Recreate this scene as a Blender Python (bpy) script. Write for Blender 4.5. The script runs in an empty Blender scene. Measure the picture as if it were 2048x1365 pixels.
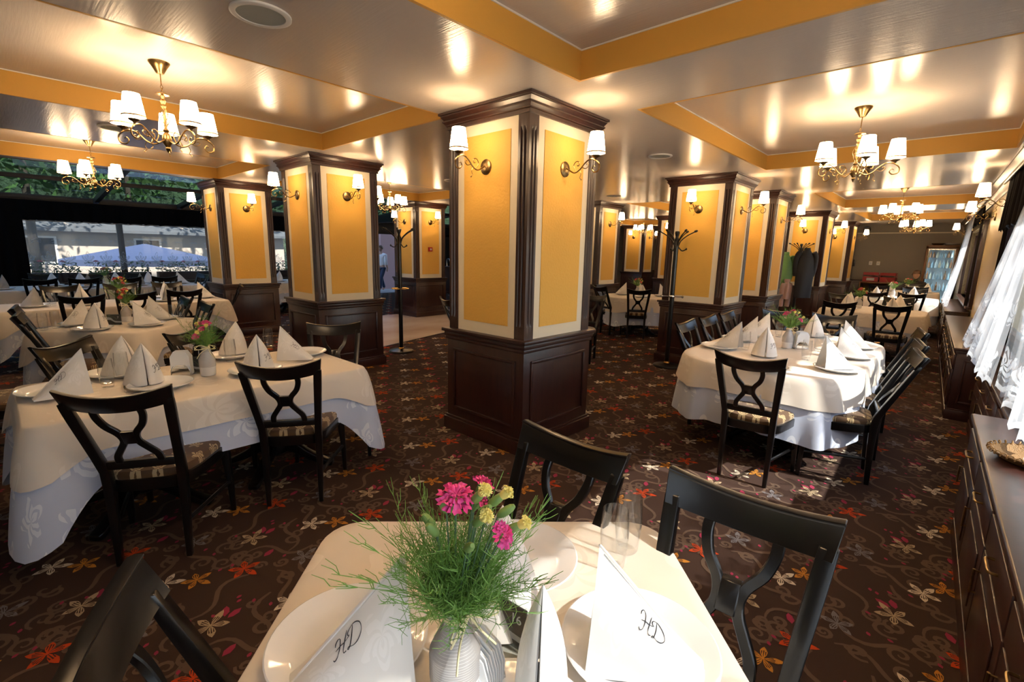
import bpy, bmesh, math, random
from mathutils import Vector, Matrix, Quaternion
random.seed(7)
C = bpy.context.scene.collection
PI = math.pi
def R(d): return math.radians(d)

# ------------------------------------------------------------------ camera
FPX, YAW, PITCH, ROLL, CAMZ = 951.24, -0.739732, 0.185941, 0.0217087, 1.6
_cy, _sy = math.cos(YAW), math.sin(YAW)
FW = Vector((_sy*math.cos(PITCH), _cy*math.cos(PITCH), -math.sin(PITCH)))
_r = Vector((_cy, -_sy, 0)); _u = _r.cross(FW)
RT = _r*math.cos(ROLL) + _u*math.sin(ROLL)
UP = _u*math.cos(ROLL) - _r*math.sin(ROLL)
def ray(px, py): return FW + RT*((px-1024)/FPX) - UP*((py-682.5)/FPX)
def at(px, py, z):
    """point of the room at height z seen at a place in the photograph"""
    d = ray(px, py); t = (z-CAMZ)/d.z
    return Vector((0, 0, CAMZ)) + d*t
cam = bpy.data.cameras.new('camera'); co = bpy.data.objects.new('camera', cam); C.objects.link(co)
cam.sensor_width = 36; cam.lens = FPX/2048*36; cam.clip_start = 0.05; cam.clip_end = 300
co.matrix_world = Matrix(((RT.x, UP.x, -FW.x, 0), (RT.y, UP.y, -FW.y, 0), (RT.z, UP.z, -FW.z, CAMZ), (0, 0, 0, 1)))
S = bpy.context.scene
S.camera = co
S.view_settings.view_transform = 'Standard'; S.view_settings.look = 'None'
S.view_settings.gamma = 1; S.view_settings.use_curve_mapping = False
S.view_settings.exposure = -0.12
S.cycles.transparent_max_bounces = 24; S.cycles.max_bounces = 8; S.cycles.diffuse_bounces = 4; S.cycles.glossy_bounces = 3

# ------------------------------------------------------------------ materials
def nt(name):
    m = bpy.data.materials.new(name); m.use_nodes = True
    t = m.node_tree; b = t.nodes['Principled BSDF']
    return m, t, b
def nd(t, typ, **kw):
    n = t.nodes.new(typ)
    for k, v in kw.items():
        if k.startswith('i_'):
            key = k[2:]
            n.inputs[int(key) if key.isdigit() else key.replace('_', ' ')].default_value = v
        else: setattr(n, k, v)
    return n
def lk(t, a, b): t.links.new(a, b)
def rgb(h):
    h = h.lstrip('#'); v = [int(h[i:i+2], 16)/255 for i in (0, 2, 4)]
    return tuple((c/12.92 if c <= .04045 else ((c+.055)/1.055)**2.4) for c in v) + (1,)
def mat(name, col, rough=.5, metal=0, spec=.5, bump=None, var=None, coat=0, sheen=0, coatr=.1, aniso=0):
    m, t, b = nt(name)
    col = rgb(col) if isinstance(col, str) else col
    b.inputs['Base Color'].default_value = col; b.inputs['Roughness'].default_value = rough
    b.inputs['Metallic'].default_value = metal; b.inputs['Specular IOR Level'].default_value = spec
    b.inputs['Coat Weight'].default_value = coat; b.inputs['Coat Roughness'].default_value = coatr
    b.inputs['Sheen Weight'].default_value = sheen
    tc = None
    if bump or var: tc = nd(t, 'ShaderNodeTexCoord')
    if var:   # (scale, colour2, stretch)
        mp = nd(t, 'ShaderNodeMapping'); mp.inputs['Scale'].default_value = var[2] if len(var) > 2 else (1, 1, 1)
        nz = nd(t, 'ShaderNodeTexNoise', i_Scale=var[0], i_Detail=4.0); mx = nd(t, 'ShaderNodeMix', data_type='RGBA')
        mx.inputs['A'].default_value = col; mx.inputs['B'].default_value = rgb(var[1]) if isinstance(var[1], str) else var[1]
        lk(t, tc.outputs['Object'], mp.inputs[0]); lk(t, mp.outputs[0], nz.inputs['Vector'])
        cr = nd(t, 'ShaderNodeValToRGB'); cr.color_ramp.elements[0].position = .35; cr.color_ramp.elements[1].position = .7
        lk(t, nz.outputs['Fac'], cr.inputs[0]); lk(t, cr.outputs[0], mx.inputs['Factor']); lk(t, mx.outputs['Result'], b.inputs['Base Color'])
    if bump:  # (scale, strength, distance, stretch)
        mp = nd(t, 'ShaderNodeMapping'); mp.inputs['Scale'].default_value = bump[3] if len(bump) > 3 else (1, 1, 1)
        nz = nd(t, 'ShaderNodeTexNoise', i_Scale=bump[0], i_Detail=3.0); bp = nd(t, 'ShaderNodeBump', i_Strength=bump[1], i_Distance=bump[2])
        lk(t, tc.outputs['Object'], mp.inputs[0]); lk(t, mp.outputs[0], nz.inputs['Vector']); lk(t, nz.outputs['Fac'], bp.inputs['Height']); lk(t, bp.outputs[0], b.inputs['Normal'])
    return m
def emit(name, col, st):
    m, t, b = nt(name)
    b.inputs['Base Color'].default_value = col; b.inputs['Emission Color'].default_value = col; b.inputs['Emission Strength'].default_value = st
    return m
def thin_glass(name, tint=(1, 1, 1, 1), rough=.02, refl=1.0):
    m, t, b = nt(name); t.nodes.remove(b); o = t.nodes['Material Output']
    tr = nd(t, 'ShaderNodeBsdfTransparent'); tr.inputs[0].default_value = tint
    gl = nd(t, 'ShaderNodeBsdfGlossy'); gl.inputs['Roughness'].default_value = rough
    lw = nd(t, 'ShaderNodeLayerWeight'); lw.inputs[0].default_value = .5
    fac = mathn(t, 'MULTIPLY', mathn(t, 'ADD', .035, mathn(t, 'MULTIPLY', mathn(t, 'POWER', lw.outputs['Facing'], 3.5), .65)), refl)
    mx = nd(t, 'ShaderNodeMixShader')
    lk(t, fac, mx.inputs[0]); lk(t, tr.outputs[0], mx.inputs[1]); lk(t, gl.outputs[0], mx.inputs[2]); lk(t, mx.outputs[0], o.inputs[0])
    return m
def mathn(t, op, a, b=None, c=None):
    n = nd(t, 'ShaderNodeMath', operation=op)
    for i, v in enumerate((a, b, c)):
        if v is None: continue
        if isinstance(v, (int, float)): n.inputs[i].default_value = v
        else: lk(t, v, n.inputs[i])
    return n.outputs[0]
def damask_mask(t, vec, period, warp=.06):
    """repeating leafy medallion, 0..1, from a uv vector in metres"""
    nz = nd(t, 'ShaderNodeTexNoise', i_Scale=14.0/period*.35, i_Detail=1.0); lk(t, vec, nz.inputs['Vector'])
    sx = nd(t, 'ShaderNodeSeparateXYZ'); lk(t, vec, sx.inputs[0])
    u = mathn(t, 'DIVIDE', sx.outputs[0], period); v = mathn(t, 'DIVIDE', sx.outputs[1], period*1.25)
    row = mathn(t, 'FLOOR', v); u = mathn(t, 'ADD', u, mathn(t, 'MULTIPLY', mathn(t, 'MODULO', row, 2.0), .5))
    fu = mathn(t, 'SUBTRACT', mathn(t, 'FRACT', u), .5); fv = mathn(t, 'SUBTRACT', mathn(t, 'FRACT', v), .5)
    fv2 = mathn(t, 'MULTIPLY', fv, 1.1)
    r = mathn(t, 'SQRT', mathn(t, 'ADD', mathn(t, 'MULTIPLY', fu, fu), mathn(t, 'MULTIPLY', fv2, fv2)))
    th = mathn(t, 'ARCTAN2', mathn(t, 'ABSOLUTE', fu), fv2)
    sw = mathn(t, 'ADD', mathn(t, 'MULTIPLY', th, 7.0), mathn(t, 'MULTIPLY', r, 30.0))
    rip = mathn(t, 'SINE', mathn(t, 'ADD', sw, mathn(t, 'MULTIPLY', nz.outputs['Fac'], 5.0)))
    lim = mathn(t, 'ADD', .30, mathn(t, 'MULTIPLY', mathn(t, 'COSINE', mathn(t, 'MULTIPLY', th, 5.0)), .09))
    inside = mathn(t, 'LESS_THAN', r, lim)
    lines = mathn(t, 'GREATER_THAN', rip, -.45)
    return mathn(t, 'MULTIPLY', inside, lines)
def cloth_mat(name, c1, c2, period, rough=.75, sheen=.2, use_uv=True):
    m, t, b = nt(name)
    tc = nd(t, 'ShaderNodeTexCoord'); vec = tc.outputs['UV' if use_uv else 'Object']
    k = damask_mask(t, vec, period)
    mx = nd(t, 'ShaderNodeMix', data_type='RGBA'); mx.inputs['A'].default_value = rgb(c1); mx.inputs['B'].default_value = rgb(c2)
    lk(t, k, mx.inputs['Factor']); lk(t, mx.outputs['Result'], b.inputs['Base Color'])
    rr = mathn(t, 'SUBTRACT', rough, mathn(t, 'MULTIPLY', k, .2)); lk(t, rr, b.inputs['Roughness'])
    b.inputs['Sheen Weight'].default_value = sheen; b.inputs['Specular IOR Level'].default_value = .35
    nz = nd(t, 'ShaderNodeTexNoise', i_Scale=5.0, i_Detail=3.0); bp = nd(t, 'ShaderNodeBump', i_Strength=.25, i_Distance=.012)
    lk(t, tc.outputs['Object'], nz.inputs['Vector']); lk(t, nz.outputs['Fac'], bp.inputs['Height']); lk(t, bp.outputs[0], b.inputs['Normal'])
    return m
def lace_mat(name, dens=.5, per=.26, hem=.4):
    m, t, b = nt(name); o = t.nodes['Material Output']
    b.inputs['Base Color'].default_value = (.62, .65, .69, 1); b.inputs['Roughness'].default_value = .8
    tl = nd(t, 'ShaderNodeBsdfTranslucent'); tl.inputs[0].default_value = (.62, .65, .69, 1)
    fab = nd(t, 'ShaderNodeMixShader', i_0=.6); lk(t, b.outputs[0], fab.inputs[1]); lk(t, tl.outputs[0], fab.inputs[2])
    tr = nd(t, 'ShaderNodeBsdfTransparent')
    tc = nd(t, 'ShaderNodeTexCoord'); sx = nd(t, 'ShaderNodeSeparateXYZ'); lk(t, tc.outputs['UV'], sx.inputs[0])
    k = damask_mask(t, tc.outputs['UV'], per)
    # scrolls grow denser towards the hem (v = 0 at hem, in metres)
    band = nd(t, 'ShaderNodeMapRange'); band.inputs['From Min'].default_value = .75; band.inputs['From Max'].default_value = .1; band.inputs['To Min'].default_value = .05; band.inputs['To Max'].default_value = 1.0
    lk(t, sx.outputs[1], band.inputs['Value'])
    edge = mathn(t, 'LESS_THAN', sx.outputs[1], .035)
    a = mathn(t, 'ADD', mathn(t, 'MULTIPLY', mathn(t, 'MULTIPLY', k, band.outputs[0]), .5), dens)
    a = mathn(t, 'MINIMUM', mathn(t, 'ADD', a, mathn(t, 'MULTIPLY', edge, hem)), .95)
    mx = nd(t, 'ShaderNodeMixShader'); lk(t, a, mx.inputs[0]); lk(t, tr.outputs[0], mx.inputs[1]); lk(t, fab.outputs[0], mx.inputs[2]); lk(t, mx.outputs[0], o.inputs[0])
    return m

MT = {}
MT['wood'] = mat('mahogany', (.040, .013, .009, 1), .32, spec=.5, var=(6, (.026, .009, .007, 1), (6, 6, .6)), coat=.25, coatr=.25)
MT['black'] = mat('black_lacquer', (.0035, .0033, .0036, 1), .28, spec=.45, coat=.25, coatr=.16)
MT['ochre'] = mat('ochre_plaster', (.80, .465, .095, 1), .62, spec=.35, bump=(55, .5, .006))
MT['beam'] = mat('ochre_beam_paint', (.66, .355, .065, 1), .5, spec=.4, bump=(45, .25, .004))
MT['cream'] = mat('cream_paint', (.80, .71, .54, 1), .5)
MT['white'] = mat('white_paint', (.8, .79, .76, 1), .5)
MT['ceil'] = mat('satin_ceiling_paint', (.58, .53, .49, 1), .22, spec=.8, bump=(9, .12, .01, (.5, 10, 1)))
MT['wallpaper'] = mat('cream_satin_wall', (.62, .50, .28, 1), .30, spec=.5, bump=(9, .08, .01, (8, 8, .5)))
MT['backwall'] = mat('taupe_wall', (.25, .22, .18, 1), .6)
MT['brass'] = mat('antique_brass', (.36, .245, .105, 1), .30, metal=1, var=(30, (.16, .105, .05, 1)))
MT['bronze'] = mat('dark_bronze', (.12, .085, .05, 1), .35, metal=1)
MT['chrome'] = mat('chrome', (.75, .76, .78, 1), .08, metal=1)
MT['gold'] = mat('polished_gold', (.75, .5, .16, 1), .2, metal=1)
MT['candle'] = mat('ivory_candle_sleeve', (.8, .6, .33, 1), .5)
MT['trim'] = mat('shade_trim', (.75, .5, .25, 1), .7)
MT['porcelain'] = mat('white_porcelain', (.80, .81, .83, 1), .09, spec=.6, coat=.3, coatr=.05)
MT['napkin'] = cloth_mat('white_damask_napkin', '#e7e4df', '#edeae6', .14)
MT['topcloth'] = cloth_mat('ivory_damask_cloth', '#dcd1c3', '#e4dacd', .42)
MT['under'] = cloth_mat('white_damask_undercloth', '#bfc7da', '#dfe4ee', .30)
MT['seat'] = cloth_mat('brown_damask_seat', '#52391f', '#b39c74', .095, rough=.6, use_uv=False)
MT['glass'] = thin_glass('drinking_glass', (.985, .99, .99, 1), .01, 1.3)
MT['pane'] = thin_glass('window_glass', (.50, .60, .62, 1), .02, 1.0)
MT['paneclear'] = thin_glass('clear_window_glass', (.96, .97, .97, 1), .02, .8)
MT['acrylic'] = thin_glass('clear_acrylic', (.93, .95, .95, 1), .02, 1.2)
MT['lace'] = lace_mat('white_lace', .34)
MT['lacefar'] = lace_mat('sheer_lace', .34); MT['laceleft'] = lace_mat('veranda_lace', .30, per=.42, hem=.05); MT['lacedense'] = lace_mat('heavy_lace', .66); MT['lacethin'] = lace_mat('thin_lace', .12)  # lacedense is thickened to hold back sun through the unseen windows
MT['drape'] = mat('black_drape', (.006, .0045, .0045, 1), .9, spec=.1)
MT['drapetrim'] = mat('drape_trim', (.35, .28, .22, 1), .8)
MT['steel'] = mat('dark_window_metal', (.012, .011, .011, 1), .4)
MT['purlin'] = mat('brown_roof_metal', (.055, .035, .022, 1), .4)
MT['ink'] = mat('dark_embroidery', (.02, .02, .03, 1), .7)
MT['cardblack'] = mat('black_card_print', (.018, .020, .024, 1), .3)
MT['cardgrey'] = mat('grey_card_print', (.55, .57, .6, 1), .4)
MT['cardwhite'] = mat('white_card_print', (.85, .85, .85, 1), .4)
MT['cardgreen'] = mat('pale_green_print', (.25, .40, .16, 1), .4)
MT['paper'] = mat('white_paper', (.82, .82, .82, 1), .8)
MT['raffia'] = mat('raffia_ribbon', (.78, .70, .42, 1), .8)
MT['vasegrey'] = mat('grey_glaze', (.42, .40, .39, 1), .22)
MT['vasewhite'] = mat('white_glaze', (.72, .71, .69, 1), .2)
MT['green'] = mat('fern_green', (.155, .32, .055, 1), .6)
MT['stem'] = mat('carnation_stem', (.10, .19, .10, 1), .55)
MT['bud'] = mat('bud_green', (.20, .33, .09, 1), .5)
MT['pink'] = mat('pink_petals', (.72, .03, .22, 1), .6, var=(60, (.80, .10, .36, 1)))
MT['red'] = mat('red_petals', (.62, .03, .05, 1), .6, var=(60, (.75, .12, .12, 1)))
MT['yellow'] = mat('yellow_petals', (.85, .74, .22, 1), .6)
MT['marble'] = mat('cream_marble', (.74, .60, .46, 1), .16, spec=.5, var=(1.6, (.58, .42, .30, 1), (1, .45, 1)))
MT['carpet'] = mat('brown_carpet', (.046, .026, .020, 1), .95, spec=.1, bump=(700, .5, .002))
MT['c_scroll'] = mat('carpet_scroll', (.10, .064, .045, 1), .95, spec=.1)
MT['c_white'] = mat('carpet_white', (.58, .49, .38, 1), .95, spec=.1)
MT['c_tan'] = mat('carpet_tan', (.36, .27, .17, 1), .95, spec=.1)
MT['c_orange'] = mat('carpet_orange', (.46, .19, .03, 1), .95, spec=.1)
MT['c_red'] = mat('carpet_red', (.42, .05, .013, 1), .95, spec=.1)
MT['c_grey'] = mat('carpet_grey', (.15, .135, .14, 1), .95, spec=.1)
MT['c_pink'] = mat('carpet_pink', (.25, .028, .06, 1), .95, spec=.1)
MT['skin'] = mat('skin', (.50, .29, .20, 1), .5)
MT['hair'] = mat('brown_hair', (.09, .045, .02, 1), .6)
MT['shirt'] = mat('white_shirt', (.8, .8, .82, 1), .8)
MT['jeans'] = mat('blue_jeans', (.03, .045, .09, 1), .8)
MT['darkshirt'] = mat('dark_sweater', (.03, .02, .022, 1), .85)
MT['leaf'] = mat('tree_leaves', (.05, .12, .025, 1), .7, var=(3, (.10, .20, .05, 1)))
MT['bark'] = mat('tree_bark', (.06, .045, .03, 1), .9)
SHADE = None

# ------------------------------------------------------------------ mesh builder
class MB:
    def __init__(s): s.v = []; s.f = []; s.m = []; s.uv = None
    def add(s, vs, fs, mi=0):
        o = len(s.v); s.v += [tuple(p) for p in vs]
        s.f += [tuple(i+o for i in f) for f in fs]; s.m += [mi]*len(fs); return s
    def box(s, x0, x1, y0, y1, z0, z1, mi=0):
        v = [(x0,y0,z0),(x1,y0,z0),(x1,y1,z0),(x0,y1,z0),(x0,y0,z1),(x1,y0,z1),(x1,y1,z1),(x0,y1,z1)]
        return s.add(v, [(0,3,2,1),(4,5,6,7),(0,1,5,4),(1,2,6,5),(2,3,7,6),(3,0,4,7)], mi)
    def obox(s, c, sx, sy, sz, M=None, mi=0):
        M = M or Matrix.Identity(3); c = Vector(c)
        v = [c + M @ Vector((a*sx/2, b*sy/2, d*sz/2)) for d in (-1, 1) for a, b in ((-1,-1),(1,-1),(1,1),(-1,1))]
        return s.add(v, [(0,3,2,1),(4,5,6,7),(0,1,5,4),(1,2,6,5),(2,3,7,6),(3,0,4,7)], mi)
    def lathe(s, prof, n=16, c=(0, 0, 0), mi=0, cap=True, M=None):
        vs = []; fs = []
        for r, z in prof:
            for k in range(n):
                a = 2*PI*k/n; p = Vector((r*math.cos(a), r*math.sin(a), z))
                if M: p = M @ p
                vs.append(p + Vector(c))
        for j in range(len(prof)-1):
            for k in range(n): fs.append((j*n+k, j*n+(k+1) % n, (j+1)*n+(k+1) % n, (j+1)*n+k))
        if cap:
            if prof[0][0] > 1e-5: fs.append(tuple(range(n))[::-1])
            if prof[-1][0] > 1e-5: fs.append(tuple((len(prof)-1)*n+k for k in range(n)))
        return s.add(vs, fs, mi)
    def tube(s, pts, r, n=6, mi=0, caps=True):
        pts = [Vector(p) for p in pts]; N = len(pts)
        rs = r if isinstance(r, (list, tuple)) else [r]*N
        vs = []; fs = []; ref = None
        for i, p in enumerate(pts):
            d = (pts[min(i+1, N-1)] - pts[max(i-1, 0)])
            d = d.normalized() if d.length > 1e-9 else Vector((0, 0, 1))
            if ref is None: ref = Vector((0, 0, 1)) if abs(d.z) < .9 else Vector((1, 0, 0))
            a = (ref - d*ref.dot(d)); a = a.normalized() if a.length > 1e-6 else d.orthogonal().normalized()
            ref = a; b = d.cross(a)
            for k in range(n):
                t = 2*PI*k/n; vs.append(p + (a*math.cos(t) + b*math.sin(t))*rs[i])
        for i in range(N-1):
            for k in range(n): fs.append((i*n+k, i*n+(k+1) % n, (i+1)*n+(k+1) % n, (i+1)*n+k))
        if caps: fs.append(tuple(range(n))[::-1]); fs.append(tuple((N-1)*n+k for k in range(n)))
        return s.add(vs, fs, mi)
    def bar(s, secs, mi=0):
        """closed loop sections of equal length joined into a solid"""
        n = len(secs[0]); vs = [p for q in secs for p in q]; fs = []
        for i in range(len(secs)-1):
            for k in range(n): fs.append((i*n+k, i*n+(k+1) % n, (i+1)*n+(k+1) % n, (i+1)*n+k))
        fs.append(tuple(range(n))[::-1]); fs.append(tuple((len(secs)-1)*n+k for k in range(n)))
        return s.add(vs, fs, mi)
    def grid(s, rows, mi=0, close=False):
        n = len(rows[0]); vs = [p for q in rows for p in q]; fs = []
        for i in range(len(rows)-1):
            for k in range(n if close else n-1): fs.append((i*n+k, i*n+(k+1) % n, (i+1)*n+(k+1) % n, (i+1)*n+k))
        return s.add(vs, fs, mi)
    def prism(s, poly, z0, z1, mi=0):
        n = len(poly); vs = [(x, y, z0) for x, y in poly] + [(x, y, z1) for x, y in poly]
        fs = [tuple(range(n))[::-1], tuple(range(n, 2*n))] + [(k, (k+1) % n, n+(k+1) % n, n+k) for k in range(n)]
        return s.add(vs, fs, mi)
    def mesh(s, name, mats, bevel=0, seg=2, recalc=True, sharp=38, solid=0):
        me = bpy.data.meshes.new(name); me.from_pydata(s.v, [], s.f)
        for m in (mats if isinstance(mats, (list, tuple)) else [mats]): me.materials.append(m)
        me.polygons.foreach_set('material_index', s.m)
        if s.uv:
            ul = me.uv_layers.new(name='UVMap'); li = [0]*len(me.loops); me.loops.foreach_get('vertex_index', li)
            ul.data.foreach_set('uv', [c for i in li for c in s.uv[i]])
        if recalc or bevel or solid:
            bm = bmesh.new(); bm.from_mesh(me)
            if recalc: bmesh.ops.recalc_face_normals(bm, faces=bm.faces)
            if bevel:
                es = [e for e in bm.edges if len(e.link_faces) == 2 and e.calc_face_angle(0) > R(40)]
                bmesh.ops.bevel(bm, geom=es, offset=bevel, segments=seg, affect='EDGES', profile=.5, clamp_overlap=True)
            if solid: bmesh.ops.solidify(bm, geom=bm.faces[:], thickness=solid)
            bm.to_mesh(me); bm.free()
        me.polygons.foreach_set('use_smooth', [True]*len(me.polygons))
        me.set_sharp_from_angle(angle=R(sharp)); me.update()
        return me
    def build(s, name, mats, parent=None, loc=(0, 0, 0), rz=0, **kw):
        return link(name, s.mesh(name, mats, **kw), parent, loc, rz)
def link(name, me, parent=None, loc=(0, 0, 0), rz=0):
    o = bpy.data.objects.new(name, me); C.objects.link(o); o.location = loc; o.rotation_euler = (0, 0, rz)
    if parent: o.parent = parent
    return o
def tag(o, label=None, cat=None, group=None, kind=None):
    if label: o['label'] = label
    if cat: o['category'] = cat
    if group: o['group'] = group
    if kind: o['kind'] = kind
    return o
def thing(name, loc, rz=0, label=None, cat=None, group=None):
    o = bpy.data.objects.new(name, None); C.objects.link(o); o.empty_display_size = .1
    o.location = loc; o.rotation_euler = (0, 0, rz)
    return tag(o, label, cat, group)
KIDS = {}
def kids(o): return [c for c in o.children]
def dup(root, loc, rz, label, group=None, cat=None):
    r = root.copy(); C.objects.link(r); r.location = loc; r.rotation_euler = (0, 0, rz); r['label'] = label
    if group: r['group'] = group
    if cat: r['category'] = cat
    for ch in root.children:
        c = ch.copy(); C.objects.link(c); c.parent = r
        for g in ch.children:
            d = g.copy(); C.objects.link(d); d.parent = c
    return r
class Kind:
    """first place() moves the original itself, later ones copy it with its parts"""
    def __init__(s, root): s.root = root; s.used = False
    def place(s, loc, rz, label, group=None):
        if not s.used:
            s.used = True; s.root.location = loc; s.root.rotation_euler = (0, 0, rz); s.root['label'] = label
            if group: s.root['group'] = group
            return s.root
        return dup(s.root, loc, rz, label, group)
def smooth_path(pts, n=6):
    pts = [Vector(p) for p in pts]; out = []
    for i in range(len(pts)-1):
        p0 = pts[max(i-1, 0)]; p1 = pts[i]; p2 = pts[i+1]; p3 = pts[min(i+2, len(pts)-1)]
        for k in range(n):
            t = k/n
            out.append(.5*((2*p1) + (p2-p0)*t + (2*p0-5*p1+4*p2-p3)*t*t + (3*p1-p0-3*p2+p3)*t**3))
    out.append(pts[-1]); return out
# ------------------------------------------------------------------ room shell
def structure(o): o['kind'] = 'structure'; return o
ZC, ZT, BACK = 2.695, 2.875, 19.5
RW_LOC, RW_RZ = (.634, 0, 0), .028          # the window wall leans 1.6 degrees off the grid
cR, sR = math.cos(RW_RZ), math.sin(RW_RZ)
def rw(x, y, z=0): return Vector((RW_LOC[0] + x*cR - y*sR, x*sR + y*cR, z))

# --- carpet: ground plus the woven flower pattern, one mesh
def carpet():
    mb = MB(); mb.box(-15.4, .9, -4.6, BACK+.1, -.05, 0, 0)
    TX, TY = .535, .715
    def flower(cx, cy, size, rot, mi, z, vein):
        V = []; F = []
        for k in range(5):
            a = rot + 2*PI*k/5; L = size*(1.18 if k == 0 else .92 + .08*math.sin(k*2.3)); W = size*.33
            d = (math.cos(a), math.sin(a)); n = (-d[1], d[0]); o = len(V)
            for t, w in ((.10, .25), (.35, .8), (.62, 1.0), (.85, .55), (1.0, .02)):
                for sgn in (1, -1): V.append((cx + d[0]*L*t + n[0]*W*w*sgn*.5*1.25, cy + d[1]*L*t + n[1]*W*w*sgn*.5*1.25, z))
            F += [(o+2*i+1, o+2*i+3, o+2*i+2, o+2*i) for i in range(4)]
        mb.add(V, F, mi)
        if vein:
            V = []; F = []
            for k in range(5):
                a = rot + 2*PI*k/5; d = (math.cos(a), math.sin(a)); n = (-d[1], d[0])
                for off, l0, l1 in ((0, .16, .66), (.11, .3, .6), (-.11, .3, .6)):
                    o = len(V); b = (cx + n[0]*size*off, cy + n[1]*size*off)
                    for l, w in ((l0, .012), (l1, .035)):
                        for sg in (1, -1): V.append((b[0] + d[0]*size*l + n[0]*size*w*sg, b[1] + d[1]*size*l + n[1]*size*w*sg, z+.0006))
                    F.append((o+1, o+3, o+2, o))
            mb.add(V, F, 0)
            a8 = [(cx + size*.10*math.cos(q*PI/4), cy + size*.10*math.sin(q*PI/4), z+.0009) for q in range(8)]
            mb.add(a8, [tuple(range(8))], mi)
    lay = [0]
    def ribbon(pts, w0, w1, mi, z):
        V = []; N = len(pts); lay[0] = (lay[0] + 1) % 97; z += lay[0]*.000012
        for i, p in enumerate(pts):
            a = pts[max(i-1, 0)]; b = pts[min(i+1, N-1)]; dx, dy = b[0]-a[0], b[1]-a[1]; l = math.hypot(dx, dy) or 1
            t = i/(N-1); w = (w0 + (w1-w0)*t)*(.35 + 1.3*math.sin(PI*min(1, .12+t*.8)))/2
            V += [(p[0]-dy/l*w, p[1]+dx/l*w, z), (p[0]+dy/l*w, p[1]-dx/l*w, z)]
        mb.add(V, [(2*i+1, 2*i+3, 2*i+2, 2*i) for i in range(N-1)], mi)
    def spiral(x, y, a0, r, turns, hand, n):
        out = []
        cx, cy = x + r*math.cos(a0), y + r*math.sin(a0)
        for i in range(n):
            t = i/(n-1); rr = r*(1-.86*t); a = a0 + PI + hand*2*PI*turns*t
            out.append((cx + rr*math.cos(a), cy + rr*math.sin(a)))
        return out
    rnd = random.Random(3)
    sc = [(rnd.uniform(-.27, .27), rnd.uniform(-.36, .36), rnd.uniform(0, 6.28), rnd.uniform(.030, .058), rnd.uniform(.8, 1.5), rnd.choice((-1, 1))) for _ in range(24)]
    waves = [(-.20, -.36, 1.25, 1), (.02, -.36, 1.7, -1), (.16, -.20, 1.9, 1), (-.26, .05, .6, -1), (.05, .18, 2.4, 1)]
    buds = [(rnd.uniform(-.26, .26), rnd.uniform(-.35, .35), rnd.uniform(0, 6.28)) for _ in range(14)]
    flowers = [(0, 0, .075, 1.1, 2), (.078, .112, .070, .5, 4), (-.09, -.29, .078, 2.3, 3), (.150, .300, .078, .3, 5), (-.270, .190, .072, 1.9, 6)]
    for i in range(-29, 3):
        for j in range(-8, 29):
            ox = .11 + TX*i; oy = 4.32 + TY*j - .36*(i % 2)
            if not (-15 < ox < .62 and -1 < oy < BACK): continue
            if -10.0 < ox < -7.3 and 4.6 < oy < 8.8: continue
            depth = Vector((ox, oy, -CAMZ)).dot(FW); lat = Vector((ox, oy, -CAMZ)).dot(RT)
            if depth < .2 or abs(lat) > depth*1.25 + .6: continue
            near = depth < 6
            for fx, fy, sz, rot, mi in flowers:
                flower(ox+fx, oy+fy, sz, rot, mi, .0030 + mi*.00002, near)
            if depth > 13: continue
            for q, (sx, sy, a, r, tn, hd) in enumerate(sc):
                if not near and q > 6: break
                ribbon(spiral(ox+sx, oy+sy, a, r, tn, hd, 16 if near else 8), .014, .007, 1, .0010)
            for wx, wy, a, hd in (waves if near else waves[:3]):
                pts = []; x, y, an = ox+wx, oy+wy, a
                for s_ in range(13 if near else 7):
                    pts.append((x, y)); st = .032 if near else .064
                    an += hd*.42*math.sin(s_*(.55 if near else 1.1)); x += math.cos(an)*st; y += math.sin(an)*st
                ribbon(pts, .010, .016, 1, .0014)
            for q, (bx, by, a) in enumerate(buds if near else buds[:5]):
                big = q < 3; l = .034 if big else .013; w = .016 if big else .008
                d = (math.cos(a), math.sin(a)); n = (-d[1], d[0]); X, Y = ox+bx, oy+by; zb = .0024 + q*.00002
                mb.add([(X-d[0]*l, Y-d[1]*l, zb), (X-d[0]*l*.3-n[0]*w, Y-d[1]*l*.3-n[1]*w, zb), (X+d[0]*l*.5-n[0]*w*.8, Y+d[1]*l*.5-n[1]*w*.8, zb), (X+d[0]*l, Y+d[1]*l, zb), (X+d[0]*l*.5+n[0]*w*.8, Y+d[1]*l*.5+n[1]*w*.8, zb), (X-d[0]*l*.3+n[0]*w, Y-d[1]*l*.3+n[1]*w, zb)], [(0, 1, 2, 3, 4, 5)], 7)
    return mb
me = carpet().mesh('floor', [MT[k] for k in ('carpet', 'c_scroll', 'c_white', 'c_tan', 'c_orange', 'c_red', 'c_grey', 'c_pink')], recalc=False)
structure(link('floor', me))
mb = MB(); mb.prism([(-6.72, 4.05), (-7.22, 6.0), (-7.75, 8.1), (-10.02, 9.0), (-10.08, 6.4), (-9.2, 3.85)], .001, .006)
structure(mb.build('floor_marble', MT['marble']))
mb = MB()
for a, b in (((-6.72, 4.05), (-7.22, 6.0)), ((-7.22, 6.0), (-7.75, 8.1))):
    d = (Vector(b)-Vector(a)).normalized()*.001; n = Vector((-d.y, d.x)).normalized()*.015
    mb.prism([(a[0]-n.x, a[1]-n.y), (b[0]-n.x, b[1]-n.y), (b[0]+n.x, b[1]+n.y), (a[0]+n.x, a[1]+n.y)], .0065, .009)
structure(mb.build('trim_1', MT['bronze']))

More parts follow.
